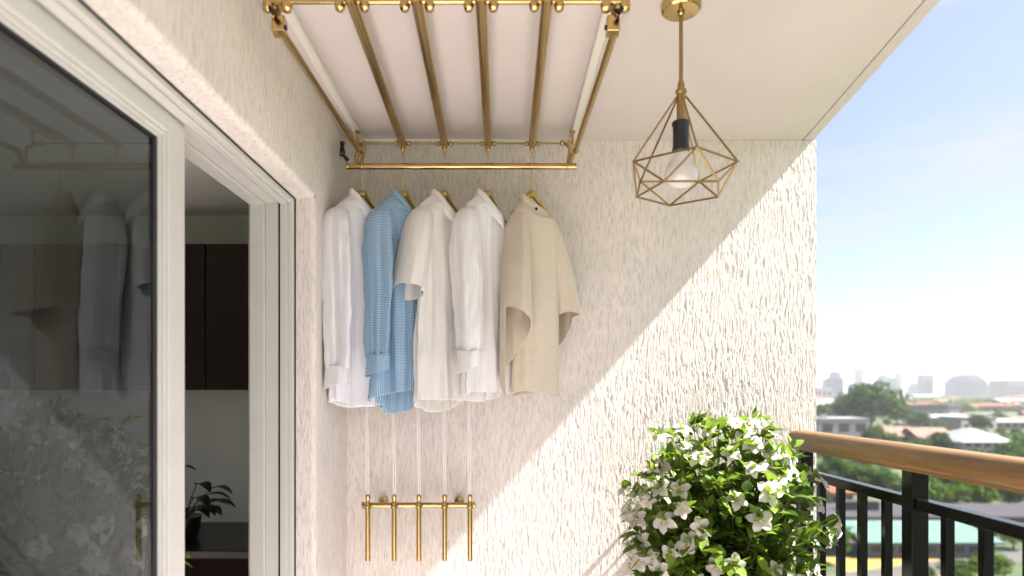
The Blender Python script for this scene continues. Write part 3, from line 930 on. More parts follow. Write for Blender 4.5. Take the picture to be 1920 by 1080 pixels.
# stand-up neckband
mb = MB(); rows = []
for j, (dr, hz) in enumerate(((-.002, -.012), (.004, .004), (.004, .022), (.0, .028))):
    rows.append([(.008 + (.060 + dr)*math.cos(a), -.004 + (.048 + dr)*math.sin(a), -.062 + hz - .034*math.cos(a) - .036*max(0, -math.sin(a))) for a in [2*PI*q/48 for q in range(48)]])
mb.quad_grid(rows, 48, 4, True); mb.build('neckband', M['wool'], pu, world=False, solid=.005, angle=0)
mb = MB(); mb.lathe((-.006, -.058, -.085), [(.002, -.001), (.006, 0), (.006, .002)], 12, axis=(0, -1, .1)); mb.build('button', M['dark_metal'], pu, world=False)
# near sleeve: long slanted mouth that folds back on itself
def wrap(th): return (th + PI) % (2*PI) - PI
def hemL(th):   # 0 = toward the torso, PI = outer, -PI/2 = front; the edge winds from the outer front down to the outer back
    t = (wrap(th) + PI)/(2*PI)
    return -.36*t**1.8
pr = [(-.085, -.050, -.004, .018, .018), (-.105, -.056, -.006, .036, .046), (-.16, -.070, -.014, .044, .064), (-.25, -.086, -.044, .046, .076), (-.34, -.100, -.070, .048, .080),
      (-.42, -.108, -.088, .052, .082), (-.47, -.110, -.098, .054, .082), (-.495, -.110, -.100, .055, .082)]
mb = cloth_tube(pr, 120, 90, .08, 9, 2, hemL, 2.1, .1, rot0=-PI)
mb.build('sleeve', M['wool'], pu, world=False, solid=.006, angle=0)
def hemR(th):
    w_ = wrap(th)
    return -.02 - .24*(w_/PI)**.9 if w_ >= 0 else .015*math.sin(-w_)
pr = [(-.090, .050, .0, .018, .018), (-.110, .060, .0, .036, .044), (-.17, .082, .002, .044, .060), (-.26, .106, .004, .046, .070), (-.36, .126, .004, .046, .076),
      (-.44, .140, .004, .048, .080), (-.49, .146, .004, .050, .082), (-.515, .146, .004, .050, .082)]
mb = cloth_tube(pr, 110, 80, .10, 12, 2, hemR, 2.1, .1, rot0=-PI)
mb.build('sleeve', M['wool'], pu, world=False, solid=.006, angle=0)

# ------------------------------------------------------------------ pull cords and their wall rack
HY = 2.80
cord_px = [690, 739, 785, 833, 880]
names_ = ['leftmost', 'second from the left', 'middle', 'second from the right', 'rightmost']
wr = empty('cord_rack', (-.38, WY, 1.0), label='small brass wall rack with five hanging rods below the shirts', cat='rack')
zc = EYE - (947 - CY)*HY/F
xs = [(p - CX)*HY/F for p in cord_px]
mb = MB(); mb.path([(xs[0] - .02, HY, zc), (xs[4] + .024, HY, zc)], .0115, 18)
mb.lathe((xs[0] - .024, HY, zc), [(.009, -.004), (.0155, -.002), (.0155, .006), (.012, .009)], 18, axis=(1, 0, 0))
mb.lathe((xs[4] + .020, HY, zc), [(.0155, -.006), (.0155, .004), (.009, .008)], 18, axis=(1, 0, 0)); mb.build('crossbar', M['brass_tube'], wr)
for x in (xs[0] + .05, xs[4] - .05):
    mb = MB(); mb.path([(x, HY + .004, zc), (x, WY - .004, zc)], .008, 12); mb.lathe((x, WY - .006, zc), [(.022, 0), (.022, .006), (.01, .012)], 20, axis=(0, -1, 0)); mb.build('wall_mount', M['brass'], wr)
for i, x in enumerate(xs):
    z0 = EYE - (1052 - CY)*(HY - .022)/F; z1 = EYE - (927 - CY)*(HY - .022)/F
    y_ = HY - .022
    mb = MB()
    mb.lathe((x + .004, y_, z0), [(.009, 0), (.0115, .003), (.0115, zc - z0 - .012), (.0148, zc - z0 - .010), (.0148, zc - z0 + .014), (.009, zc - z0 + .018), (.0085, z1 - z0 - .022), (.0105, z1 - z0 - .018), (.0105, z1 - z0 - .004), (.006, z1 - z0)], 18)
    mb.ball((x + .004, y_ - .013, zc), .0085, 10)
    mb.build('rod', M['brass_tube'] if i % 2 == 0 else M['brass'], wr)
    cd = MB()
    ztop = HANG_Z - .012
    for dx in (-.0042, .0042):
        P = []
        for k in range(13):
            t = k/12
            e_ = max(0, (t - .55)/.45)
            P.append((x + .004 + dx*(1 - .8*e_) + (hx[i] - x)*e_*e_*(3 - 2*e_) + .002*math.sin(3*t + i)*(1 - e_), y_ + (BARY - y_)*t, z1 - .002 + (ztop - z1)*t))
        cd.path(P, .0023, 6)
    o = cd.build('pull_cord', M['cord'])
    tag(o, 'white pull cord running down to the ' + ['leftmost rod', 'second rod from left', 'middle rod', 'second rod from right', 'rightmost rod'][i] + ' of the brass wall rack', 'cord', 'white pull cords below the shirts')

# ------------------------------------------------------------------ flowering shrub in a pot
def make_flower(seed):
    r_ = random.Random(seed); mb = MB()
    np_ = 5
    for p in range(np_):
        a = 2*PI*p/np_ + r_.uniform(-.15, .15); L_ = r_.uniform(.042, .054); W_ = r_.uniform(.036, .044)
        d = Vector((math.cos(a), math.sin(a), 0)); sd = Vector((-math.sin(a), math.cos(a), 0)); rows = []
        curl = r_.uniform(-.012, .02); tw = r_.uniform(-.2, .2)
        for i in range(7):
            t = i/6; row = []
            wv = W_*.5*(math.sin(PI*(.10 + .80*t))**.7)*(1 if t < .97 else .8)
            for k in range(-2, 3):
                q = k/2
                z = .012 + .018*t - (.018 + curl)*t*t + .006*q*q*t + tw*.02*q*t + .002*math.sin(9*q + 7*t + p)
                rr_ = .004 + L_*t - .004*abs(q)*t
                row.append(tuple(d*rr_ + sd*(wv*q) + Vector((0, 0, z))))
            rows.append(row)
        mb.quad_grid(rows, 5, 7)
    o = len(mb.f)
    mb.ball((0, 0, .014), .0065, 8, m=1)
    mb.path([(0, 0, .012), (0, 0, -.02)], .0022, 5, m=2)
    return mb

def make_shrub(name, loc, rad, label, cat, n_st=330, n_fl=85, seed=4):
    r_ = random.Random(seed)
    C = Vector(loc)                       # centre of the foliage
    base = Vector((loc[0], loc[1], .02))
    root = empty(name, base, 0, label, cat)
    rx, ry, rz = rad
    mb = MB(); zp = C.z - rz - .05
    pr = [(.17, 0), (.20, .02), (.235, zp - .06), (.255, zp - .055), (.255, zp), (.232, zp), (.225, zp - .04), (.01, zp - .04)]
    mb.lathe(base, pr, 40); mb.build('pot', M['pot'], root)
    st = MB(); lf = MB(); tips = []
    org = Vector((C.x, C.y, zp))
    for i in range(n_st):
        while True:
            d = Vector((r_.gauss(0, 1), r_.gauss(0, 1), r_.gauss(.15, 1)))
            if d.length > .1: d.normalize(); break
        k = r_.uniform(.86, 1.04) * (1.0 + .10*noise.noise(d*2.3 + Vector((seed, 0, 0))))
        if i < 26: k *= r_.uniform(1.02, 1.14)
        inner = r_.random() < .25
        if inner: k *= .72
        tip = C + Vector((d.x*rx, d.y*ry, d.z*rz))*k
        s0 = org + Vector((d.x*.06, d.y*.06, -.01))
        c1 = C + Vector((d.x*rx*.25, d.y*ry*.25, -rz*.35 + d.z*rz*.2))
        P = []
        for q in range(11):
            t = q/10; P.append(s0*(1-t)**2 + c1*(2*t*(1-t)) + tip*t*t)
        st.path(P, [.0045*(1 - .75*q/10) for q in range(11)], 5, caps=False)
        for q in range(3, 11):
            p = P[q]; tn = (P[q] - P[q-1]).normalized()
            if (p - C).length < .25*rx: continue
            for sg in (0, 1, 2):
                if r_.random() < .16: continue
                a = r_.uniform(0, 2*PI)
                sd = tn.cross(Vector((math.cos(a), math.sin(a), .3))).normalized()
                dl = (sd*.9 + tn*.55 + Vector((0, 0, .15)) + d*.3).normalized()
                blade(lf, p + sd*.004, dl, r_.uniform(.048, .085), r_.uniform(.027, .043), r_.uniform(.3, 1.2), 6, .22, twist=r_.uniform(-.6, .6))
        blade(lf, tip, (tn + Vector((r_.uniform(-.4, .4), r_.uniform(-.4, .4), .2))), r_.uniform(.04, .07), r_.uniform(.02, .03), .5, 6, .2)
        if not inner: tips.append((tip, d))
    st.build('stems', M['stem'], root)
    lf.build('foliage', M['leaf'], root)
    return root, tips, C

sh_root, tips, SC = make_shrub('flowering_shrub', (.862, 2.525, .945), (.385, .335, .455), 'large potted shrub with white flowers in the sun by the railing', 'plant')
fl_meshes = []
rf = random.Random(21)
used = []
def add_flowers(root, tips, C, n, rad, bias):
    r_ = random.Random(5); cnt = 0
    cand = list(tips); r_.shuffle(cand)
    placed = []
    for tip, d in cand:
        sc_ = d.y*-.6 + d.z*.4
        if d.z < -.75: continue
        p = C + (tip - C)*r_.uniform(.98, 1.05)
        if any((p - q).length < .042 for q in placed): continue
        if d.y > .45 and r_.random() < .75: continue
        placed.append(p)
        if len(fl_meshes) < 4:
            o = make_flower(40 + len(fl_meshes)).build('flower', [M['petal'], M['pollen'], M['stem']], root, world=False, angle=0)
            fl_meshes.append(o)
        else:
            o = fl_meshes[cnt % 4].copy(); col.objects.link(o); o.parent = root
        nrm = (d + Vector((r_.uniform(-.5, .5), r_.uniform(-.7, .1) , r_.uniform(-.1, .6)))).normalized()
        o.location = p - root.location
        o.rotation_euler = (nrm.to_track_quat('Z', 'Y') @ Matrix.Rotation(r_.uniform(0, 6.28), 3, 'Z').to_quaternion()).to_euler()
        k = r_.uniform(.62, 1.0); o.scale = (k, k, k)
        cnt += 1
        if cnt >= n: break
    return cnt
add_flowers(sh_root, tips  , SC, 100, None, 0)

# shrub added indoors behind the glass, standing in for a reflected one
sh2 = copy_tree(sh_root)
sh2.location = (-1.27, 1.84, .0125); sh2.scale = (.80, .80, 1.04); sh2.rotation_euler = (0, 0, R(140))
tag(sh2, 'white flowering shrub added behind the door glass as stand-in for a reflection', 'plant')

# ------------------------------------------------------------------ the city below
GZ = -25.0; EH = EYE - GZ
def gy(py): return EH*F/(py - CY)                    # distance of ground seen at photo row py
mg, ntg, Ng, Lg, bg_ = new_mat('city_ground')
v = mapping(ntg)
n1 = tex_noise(ntg, .012, 8, .6, v); n2 = tex_noise(ntg, .11, 6, .6, v)
k = math_node(ntg, 'ADD', math_node(ntg, 'MULTIPLY', n1, .6), math_node(ntg, 'MULTIPLY', n2, .4))
Lg.new(ramp(ntg, k, [(.36, (.014, .032, .006)), (.48, (.026, .05, .010)), (.58, (.05, .065, .022)), (.66, (.085, .08, .055))]), bg_.inputs['Base Color'])
bg_.inputs['Roughness'].default_value = .95
mb = MB(); G = 9000
sheet(mb, (-G, -400, GZ), (2*G, 0, 0), (0, G + 400, 0), 8, 8)
tag(mb.build('ground', mg, smooth=False), kind='structure')

def bmat(name, c, rough=.8, var=.14): return simple(name, c, rough, var=var, scale=.4, spec=.08)
B = {'white': bmat('white_render', (.30, .30, .295)), 'cream': bmat('cream_render', (.22, .195, .16)), 'grey': bmat('grey_concrete', (.14, .14, .145)),
     'slate': bmat('slate_grey_roof', (.045, .043, .05)), 'teal': bmat('teal_roof', (.085, .145, .125)), 'blue': bmat('blue_cladding', (.025, .06, .10)),
     'pink': bmat('clay_tile_roof', (.20, .115, .09), var=.25), 'metal': bmat('pale_metal_roof', (.22, .23, .235)), 'win': simple('dark_window', (.03, .035, .045), .15),
     'brick': bmat('rust_roof', (.14, .062, .04), var=.2), 'yellow': bmat('dry_sandy_yard', (.20, .15, .05), var=.15), 'asphalt': bmat('asphalt', (.08, .078, .075)), 'tower': bmat('hazy_tower_cladding', (.13, .17, .24))}  # tower colour already holds some of the bluish distance haze

mb = MB()
Yq = gy(1062)
sheet(mb, (at(1565, 1062, Yq).x, gy(1120), GZ + .06), (30*.62, 0, 0), (0, gy(1046) - gy(1120), 0), 2, 2)
tag(mb.build('sandy_yard', B['yellow'], smooth=False), kind='structure')
mb = MB()
a0 = Vector((at(1700, 1060, gy(1060)).x, gy(1060), GZ + .1))
sheet(mb, (40, 84, GZ + .10), (70, 26, 0), (-2, 5, 0), 2, 2)
sheet(mb, (100, 150, GZ + .10), (260, 330, 0), (-5, 4, 0), 2, 2)
tag(mb.build('road', B['asphalt'], smooth=False), kind='structure')

def gable(mb, x0, x1, y0, y1, z0, h, over=.4, th=.25, m=0, along='x'):
    x0 -= over; x1 += over; y0 -= over; y1 += over
    if along == 'x':
        ym = (y0 + y1)/2
        mb.prism([(x0, y0, z0), (x0, ym, z0 + h), (x0, y1, z0), (x0, y1, z0 - th), (x0, ym, z0 + h - th), (x0, y0, z0 - th)], (x1 - x0, 0, 0), m)
    else:
        xm = (x0 + x1)/2
        mb.prism([(x0, y0, z0), (xm, y0, z0 + h), (x1, y0, z0), (x1, y0, z0 - th), (xm, y0, z0 + h - th), (x0, y0, z0 - th)], (0, y1 - y0, 0), m)

def hip(mb, x0, x1, y0, y1, z0, h, over=.6, m=0):
    x0 -= over; x1 += over; y0 -= over; y1 += over
    d = min(x1 - x0, y1 - y0)*.5*.9
    o = len(mb.v)
    mb.v += [(x0, y0, z0), (x1, y0, z0), (x1, y1, z0), (x0, y1, z0), (x0 + d, y0 + d, z0 + h), (x1 - d, y0 + d, z0 + h), (x1 - d, y1 - d, z0 + h), (x0 + d, y1 - d, z0 + h)]
    for f in ((3,2,1,0), (0,1,5,4), (1,2,6,5), (2,3,7,6), (3,0,4,7), (4,5,6,7)):
        mb.f.append(tuple(o + i for i in f)); mb.m.append(m)

foot = []
def building(px0, px1, pyb, pyt, depth, name, label, wall, roof, style, cols=6, rows=1, rh=None, group=None, win=True, over=.5):
    Y = gy(pyb); x0 = at(px0, 0, Y).x; x1 = at(px1, 0, Y).x; top = EYE - (pyt - CY)*Y/F
    foot.append((x0, x1, Y, Y + depth))
    H = top - GZ
    rt = empty(name, ((x0 + x1)/2, Y, GZ), label=label, cat='building', group=group)
    if rh is None: rh = H*.3
    ez = top - (rh if style in ('gable', 'hip', 'mono') else 0)
    mb = MB(); mb.box(x0, x1, Y, Y + depth, GZ, ez); mb.build('walls', B[wall], rt, smooth=False)
    mb = MB()
    if style == 'gable': gable(mb, x0, x1, Y, Y + depth, ez + .25, rh, over)
    elif style == 'hip': hip(mb, x0, x1, Y, Y + depth, ez + .01, rh, over)
    elif style == 'mono':
        mb.prism([(x0 - over, Y - over, ez + .02), (x0 - over, Y + depth, ez + rh), (x0 - over, Y + depth, ez + rh + .3), (x0 - over, Y - over, ez + .32)], (x1 - x0 + 2*over, 0, 0))
    else:
        mb.box(x0 - .3, x1 + .3, Y - .3, Y + depth + .3, ez, ez + .5)
        mb.box(x0 + (x1 - x0)*.2, x0 + (x1 - x0)*.32, Y + depth*.4, Y + depth*.6, ez + .501, ez + 2.2)
    mb.build('roof', B[roof], rt, smooth=False)
    if win:
        hh = (ez - GZ)/rows
        for r_ in range(rows):
            for c in range(cols):
                wx = x0 + (x1 - x0)*(c + .5)/cols; ww = (x1 - x0)/cols*.31
                mb = MB(); mb.box(wx - ww, wx + ww, Y - .06, Y + .02, GZ + hh*r_ + hh*.35, GZ + hh*r_ + hh*.78); mb.build('window', B['win'], rt, smooth=False)
    return rt, x0, x1, Y, ez

# near: long slate-roofed block with white columns, teal-roofed shed in front of it
rt, x0, x1, Y, ez = building(1500, 2060, 1003, 972, 13, 'long_building', 'long slate grey building with pale columns behind the teal roofed shed', 'grey', 'slate', 'box', 22, 1, win=True)
mb = MB(); mb.box(x0 - .6, x1 + .6, Y - 1.2, Y - .31, ez - .7, ez + .45); mb.build('fascia', B['slate'], rt, smooth=False)
for i in range(24):
    xx = x0 + (x1 - x0)*i/23
    mb = MB(); mb.box(xx - .22, xx + .22, Y - 1.1, Y - .62, GZ, ez - .71); mb.build('column', B['white'], rt, smooth=False)
building(1628, 1866, 1046, 1000, 9, 'shed', 'low shed with a pale teal sloping roof below the railing', 'grey', 'teal', 'mono', 9, 1, rh=1.6, over=.9)
building(1575, 1680, 1042, 1008, 8, 'blue_shed', 'dark blue clad shed at the left end of the teal roof', 'blue', 'slate', 'gable', 3, 1, rh=1.0, win=False)
building(1560, 1600, 950, 915, 12, 'house', 'small house with a rust red roof seen between the first balusters', 'cream', 'brick', 'gable', 3, 1)
# middle distance
building(1536, 1630, 822, 786, 22, 'flat_roof_building', 'white flat-roofed building below the big round tree', 'white', 'metal', 'box', 3, 1)
building(1806, 1898, 856, 806, 22, 'hip_roof_house', 'large house with a white hipped roof above the handrail', 'white', 'metal', 'hip', 5, 2, rh=5.0, over=1.5)
building(1656, 1722, 832, 802, 18, 'tiled_house', 'house with a pinkish tiled roof, left of a similar roof', 'cream', 'pink', 'gable', 4, 1, rh=4.5)
building(1722, 1790, 834, 804, 18, 'tiled_house', 'house with a pinkish tiled roof beside the white hipped roof house', 'cream', 'pink', 'gable', 4, 1, rh=4.5)
building(1758, 1822, 800, 778, 20, 'low_white_building', 'low white metal-roofed building behind the pinkish tiled roofs', 'white', 'metal', 'gable', 5, 1, rh=4)
building(1694, 1716, 778, 752, 16, 'white_house', 'small white house just right of the big round tree', 'white', 'pink', 'hip', 2, 1)
building(1780, 1802, 774, 758, 16, 'white_block', 'small white block in trees right of the big round tree', 'white', 'metal', 'box', 3, 1)
building(1868, 1925, 806, 786, 24, 'grey_roof_house', 'house with a pale grey roof at the right edge of the view', 'cream', 'metal', 'gable', 4, 1)
building(1826, 1905, 772, 757, 26, 'long_brown_building', 'long brown roofed building in the middle distance', 'grey', 'brick', 'gable', 5, 1)
building(1532, 1560, 752, 727, 60, 'white_warehouse', 'pale warehouse against the wall edge left of the big round tree', 'white', 'metal', 'box', 3, 1)
building(1720, 1768, 752, 740, 60, 'warehouse', 'long pale warehouse on the far plain', 'white', 'metal', 'gable', 3, 1)
building(1880, 1935, 764, 748, 50, 'yellow_roof_building', 'low cream building under a pale roof at the right edge', 'cream', 'metal', 'gable', 4, 1)

# skyline
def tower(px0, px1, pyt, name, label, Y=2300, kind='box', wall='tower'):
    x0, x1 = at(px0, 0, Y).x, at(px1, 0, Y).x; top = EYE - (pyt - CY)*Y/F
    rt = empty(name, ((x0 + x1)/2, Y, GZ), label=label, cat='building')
    d = (x1 - x0)*.9
    mb = MB()
    if kind == 'dome':
        n = 12
        for i in range(n):
            a = x0 + (x1 - x0)*i/n; b = x0 + (x1 - x0)*(i+1)/n
            t = ((i + .5)/n - .5)*2
            mb.box(a, b, Y + abs(t)*10, Y + d*.5, GZ, GZ + (top - GZ)*(.58 + .42*math.sqrt(max(0, 1 - abs(t)**1.6))))
    elif kind == 'step':
        w_ = x1 - x0
        mb.box(x0, x1, Y, Y + d, GZ, top - (top - GZ)*.22); mb.box(x0 + w_*.2, x1 - w_*.15, Y + 6, Y + d - 6, top - (top - GZ)*.22, top - (top - GZ)*.05)
        mb.box(x0 + w_*.42, x1 - w_*.4, Y + 10, Y + d - 10, top - (top - GZ)*.05, top)
    else:
        mb.box(x0, x1, Y, Y + d, GZ, top)
    mb.build('body', B[wall], rt, smooth=False)
    mb = MB(); nf = 9
    for i in range(nf):
        z = GZ + (top - GZ)*(.25 + .5*i/nf)
        mb.box(x0 + (x1-x0)*.06, x1 - (x1-x0)*.06, Y - .8, Y - .05, z, z + (top - GZ)*.025)
    mb.build('window_band', B['win'], rt, smooth=False)
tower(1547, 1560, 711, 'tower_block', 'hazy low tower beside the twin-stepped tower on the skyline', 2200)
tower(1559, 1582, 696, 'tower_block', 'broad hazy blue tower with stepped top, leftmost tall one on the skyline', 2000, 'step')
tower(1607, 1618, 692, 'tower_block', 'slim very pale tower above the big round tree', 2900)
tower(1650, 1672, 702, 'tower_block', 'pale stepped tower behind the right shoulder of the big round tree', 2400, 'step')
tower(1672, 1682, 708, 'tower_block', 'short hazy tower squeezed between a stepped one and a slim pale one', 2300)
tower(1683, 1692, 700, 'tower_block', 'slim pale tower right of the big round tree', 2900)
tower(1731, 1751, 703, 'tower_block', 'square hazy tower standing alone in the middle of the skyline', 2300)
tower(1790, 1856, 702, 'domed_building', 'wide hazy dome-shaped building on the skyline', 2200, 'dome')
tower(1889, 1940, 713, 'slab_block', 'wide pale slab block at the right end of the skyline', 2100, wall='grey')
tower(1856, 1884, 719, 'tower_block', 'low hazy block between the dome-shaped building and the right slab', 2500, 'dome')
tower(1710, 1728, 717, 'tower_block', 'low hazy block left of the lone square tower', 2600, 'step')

# small far buildings, each one of its own
rc = random.Random(77)
protos = []
for i, (wl, rf_, st) in enumerate((('white', 'metal', 'box'), ('cream', 'pink', 'gable'), ('white', 'metal', 'gable'), ('grey', 'slate', 'box'), ('cream', 'brick', 'hip'))):
    mb = MB(); mb.box(-.5, .5, 0, .8, 0, .35 if st != 'box' else .45, 0)
    if st == 'gable': gable(mb, -.5, .5, 0, .8, .36, .18, .04, .02, 1)
    elif st == 'hip': hip(mb, -.5, .5, 0, .8, .352, .2, .04, 1)
    else: mb.box(-.52, .52, -.02, .82, .4501, .48, 1)
    for c in range(4): mb.box(-.42 + c*.23, -.28 + c*.23, -.006, .01, .12, .25, 2)
    protos.append(mb)
first = {}
LBL = ['small white flat-roofed building in the far hazy city', 'small cream house with a clay roof in the far hazy city', 'small white house with a pale roof in the far hazy city',
       'small grey flat-roofed block in the far hazy city', 'small cream house with a rust roof in the far hazy city']
PM = [('white', 'metal'), ('cream', 'pink'), ('white', 'metal'), ('grey', 'slate'), ('cream', 'brick')]
nb = 0
for i in range(84):
    Y = math.exp(rc.uniform(math.log(420), math.log(2100))); X = Y*(rc.uniform(.40, .92) if i < 62 else rc.uniform(.92, 1.8))
    pt = (X, Y)
    px = CX + X/Y*F
    if any(a - 12 < X < b + 12 and c - 10 < Y < d + 20 for a, b, c, d in foot): continue
    if 1560 < px < 1710 and 430 < Y < 620: continue
    t = rc.randrange(5); s_ = rc.uniform(14, 34)*(1 + Y/3000)
    if t not in first:
        o = protos[t].build('far_building', [B[PM[t][0]], B[PM[t][1]], B['win']], smooth=False); first[t] = o
    else:
        o = first[t].copy(); col.objects.link(o)
    o.location = (X, Y, GZ); o.rotation_euler = (0, 0, rc.uniform(-.5, .5)); hh = rc.uniform(.6, 1.2); o.scale = (s_, s_*.8, s_*.7*hh)
    tag(o, LBL[t], 'building', 'far ' + LBL[t].replace('small ', '').split(' in ')[0] + 's')

# ---- trees
def tree_meshes(seed, nclump, tall=1.0):
    """unit tree: height 1, crown about 1 wide; (trunk, crown)"""
    r_ = random.Random(seed)
    tk = MB(); tk.path([(0, 0, -.02), (.01, .01, .15), (-.01, 0, .32), (0, .02, .55)], [.035, .026, .022, .010], 8)
    cr = MB()
    for i in range(nclump):
        while True:
            p = Vector((r_.uniform(-1, 1), r_.uniform(-1, 1), r_.uniform(-1, 1)))
            if .35 < p.length < 1: break
        c = Vector((p.x*.36, p.y*.36, .60 + p.z*.27*tall)); rad = r_.uniform(.10, .17)
        if i % 3 == 0: tk.path([(0, .01, .30 + .1*r_.random()), (c.x*.5, c.y*.5, c.z*.6 + .15), c], [.014, .009, .004], 5)
        for q in range(64):
            d = Vector((r_.gauss(0, 1), r_.gauss(0, 1), r_.gauss(.1, 1))).normalized()
            pp = c + d*rad*r_.uniform(.72, 1.08)
            s_ = r_.uniform(.018, .034)
            nn = (d + Vector((r_.uniform(-.7, .7), r_.uniform(-.7, .7), r_.uniform(-.3, .8)))).normalized()
            a = nn.cross(Vector((.3, .5, .8))).normalized(); b = nn.cross(a)
            w0 = r_.uniform(0, 6.28); a2 = a*math.cos(w0) + b*math.sin(w0); b2 = nn.cross(a2)
            o = len(cr.v)
            cr.v += [tuple(pp - a2*s_*1.2), tuple(pp - b2*s_*.7), tuple(pp + a2*s_*1.2 + nn*s_*.2), tuple(pp + b2*s_*.7)]
            cr.f.append((o, o+1, o+2, o+3)); cr.m.append(0)
    return tk, cr
kinds = []
for s_, n_, t_ in ((1, 26, 1.0), (2, 34, 1.05), (3, 22, .9), (4, 44, 1.1)):
    tk, cr = tree_meshes(s_, n_, t_)
    kinds.append([tk, cr, None])
def add_tree(X, Y, h, wd, label, group, k, colr=(1, 1, 1), name='tree', z=GZ):
    if kinds[k][2] is None:
        rt = empty(name, (0, 0, 0))
        kinds[k][0].build('trunk', M['trunk'], rt); kinds[k][1].build('crown', M['crown'], rt, smooth=False)
        kinds[k][2] = rt
    else:
        rt = copy_tree(kinds[k][2])
        rt.name = name
    rt.location = (X, Y, z); rt.scale = (wd, wd, h); rt.rotation_euler = (0, 0, (X*7.3 + Y*3.1) % 6.28)
    tag(rt, label, 'tree', group)
    for ch in rt.children: ch.color = (*colr, 1)
    return rt
def ptree(px, pyb, pyt, wpx, label, k, colr=(1, 1, 1), name='tree', dist=None):
    Y = dist or gy(pyb)
    return add_tree(at(px, 0, Y).x, Y, (pyb - pyt)*Y/F, wpx*Y/F*1.05, label, None, k, colr, name)

ptree(1634, 812, 712, 118, 'big round-crowned tree rising above all others toward the skyline', 3, (.78, .95, .80), 'large_tree')
ptree(1588, 806, 728, 62, 'dark tree leaning on the left flank of the big round tree', 1, (.7, .9, .85), 'large_tree')
ptree(1682, 806, 738, 56, 'green tree at the right flank of the big round tree', 0, (.95, 1.0, .75), 'large_tree')
YG = (1.55, 1.55, .8); MG = (1.0, 1.1, .85); DG = (.62, .80, .78)
T = [
 (1565, 935, 848, 80, 'green tree under the handrail just right of the wall end', 1, MG),
 (1618, 940, 868, 78, 'leafy tree under the handrail left of the main railing post', 3, (1.15, 1.2, .8)),
 (1664, 945, 872, 64, 'rounded mid green tree just left of the main railing post', 0, (1.1, 1.2, .8)),
 (1745, 962, 892, 62, 'bright yellow green tree just right of the main railing post', 0, YG),
 (1792, 962, 905, 70, 'bright yellow green tree above the second rail, middle of three', 1, (1.65, 1.6, .8)),
 (1842, 964, 902, 62, 'bright green tree above the second rail, right of the yellowish pair', 3, (1.45, 1.5, .8)),
 (1890, 962, 890, 70, 'dark green tree at the right edge above the slate grey building', 1, DG),
 (1925, 960, 885, 70, 'darkest tree cut by the right edge under the handrail', 3, DG),
 (1720, 930, 872, 60, 'dark tree showing behind the main railing post', 2, DG),
 (1770, 925, 872, 66, 'dark green tree behind the bright yellow green trees', 3, DG),
 (1572, 1058, 972, 62, 'tree in front of the slate building seen between the first balusters', 0, (1.2, 1.25, .7)),
 (1795, 1098, 1046, 80, 'dull green bush-like tree at the bottom between two right balusters', 1, (1.0, 1.0, .8)),
 (1858, 1094, 1036, 84, 'dull green tree at the bottom beside the rightmost baluster', 3, (1.05, 1.05, .8)),
 (1730, 1100, 1054, 50, 'small green tree at the bottom behind the main post', 2, (.8, .95, .85)),
 (1900, 1030, 985, 60, 'olive tree near the pale path at the right edge', 0, (1.4, 1.2, .7)),
 (1914, 872, 820, 60, 'green tree above the handrail at the right edge, beside the white hipped roof', 1, (1.3, 1.4, .8)),
 (1762, 852, 808, 46, 'dark green tree left of the white hipped roof house', 3, DG),
 (1728, 856, 816, 40, 'green tree in front of the pinkish tiled roofs', 0, MG),
 (1672, 840, 806, 36, 'small green tree beside the left pinkish roof', 2, MG),
 (1836, 812, 776, 44, 'dark rounded tree behind the white hipped roof house', 3, DG),
 (1722, 806, 770, 46, 'dark rounded tree between the white house and the low white building', 1, DG),
 (1752, 784, 752, 44, 'hazy rounded tree in the middle distance right of the small white house', 0, (.8, .95, .9)),
 (1640, 838, 790, 40, 'pale green tree just right of the white flat-roofed building', 2, (1.5, 1.45, .9)),
 (1545, 800, 752, 44, 'hazy green tree at the wall edge above the white flat-roofed building', 1, (1.1, 1.15, .8)),
 (1812, 846, 806, 36, 'small green tree against the left wall of the white hipped roof house', 2, (1.2, 1.3, .8)),
 (1870, 800, 772, 40, 'dark tree left of the pale grey roof at the right edge', 1, DG),
]
for t in T: ptree(*t)
rt_ = random.Random(123)
n = 0
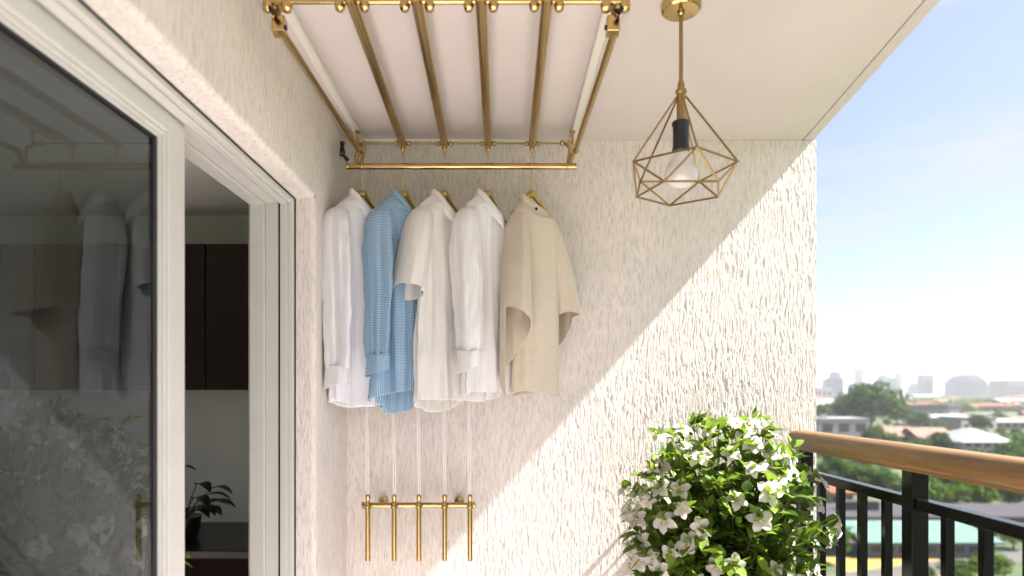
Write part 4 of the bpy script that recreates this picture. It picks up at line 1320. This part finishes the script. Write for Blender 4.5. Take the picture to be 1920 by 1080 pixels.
while n < 200:
    Y = math.exp(rt_.uniform(math.log(150), math.log(900))); X = Y*(rt_.uniform(.36, .95) if n < 130 else rt_.uniform(.95, 1.9))
    if any(a - 5 < X < b + 5 and c - Y*.10 < Y < d + 4 for a, b, c, d in foot): continue
    h = rt_.uniform(5.5, 10); 
    g = rt_.random()
    colr = DG if g < .35 else (MG if g < .7 else (1.35, 1.35, .8))
    add_tree(X, Y, h, h*rt_.uniform(.9, 1.35), 'one of many small round trees filling the plain between the houses', 'small trees on the plain', rt_.randrange(4), colr)
    n += 1
# far woodland that reads as one mass
wb = MB(); r_ = random.Random(9)
for i in range(3900):
    Y = math.exp(r_.uniform(math.log(850), math.log(4200))); X = Y*(r_.uniform(.34, .95) if i % 3 else r_.uniform(.95, 2.2))
    h = r_.uniform(5, 11)*(1 + Y/9000); c = Vector((X, Y, GZ + h*.5))
    for q in range(16):
        d = Vector((r_.gauss(0, 1), r_.gauss(0, 1), r_.gauss(.2, .8))).normalized()
        pp = c + Vector((d.x*h*.8, d.y*h*.8, d.z*h*.5)); s_ = h*.42
        nn = (d + Vector((r_.uniform(-.5, .5), r_.uniform(-.5, .5), .3))).normalized()
        a = nn.cross(Vector((.3, .5, .8))).normalized(); b = nn.cross(a); o = len(wb.v)
        wb.v += [tuple(pp - a*s_), tuple(pp - b*s_*.8), tuple(pp + a*s_), tuple(pp + b*s_*.8)]
        wb.f.append((o, o+1, o+2, o+3)); wb.m.append(0)
o = wb.build('woodland', M['crown'], smooth=False); tag(o, 'far hazy green woodland between the houses below the skyline', 'woodland', kind='stuff')

# ------------------------------------------------------------------ the air
mh = bpy.data.materials.new('haze_air'); mh.use_nodes = True; nh = mh.node_tree
nh.nodes.remove(nh.nodes['Principled BSDF'])
pv = nh.nodes.new('ShaderNodeVolumePrincipled')
pv.inputs['Color'].default_value = (.93, .96, 1, 1); pv.inputs['Density'].default_value = .00012; pv.inputs['Anisotropy'].default_value = 0.0
nh.links.new(pv.outputs[0], nh.nodes['Material Output'].inputs['Volume'])
mb = MB(); mb.box(-9500, 9500, -900, 9500, GZ - 1.2, 112)
o = mb.build('haze', mh, smooth=False); tag(o, 'pale haze in the air over the far city', 'haze', kind='stuff')
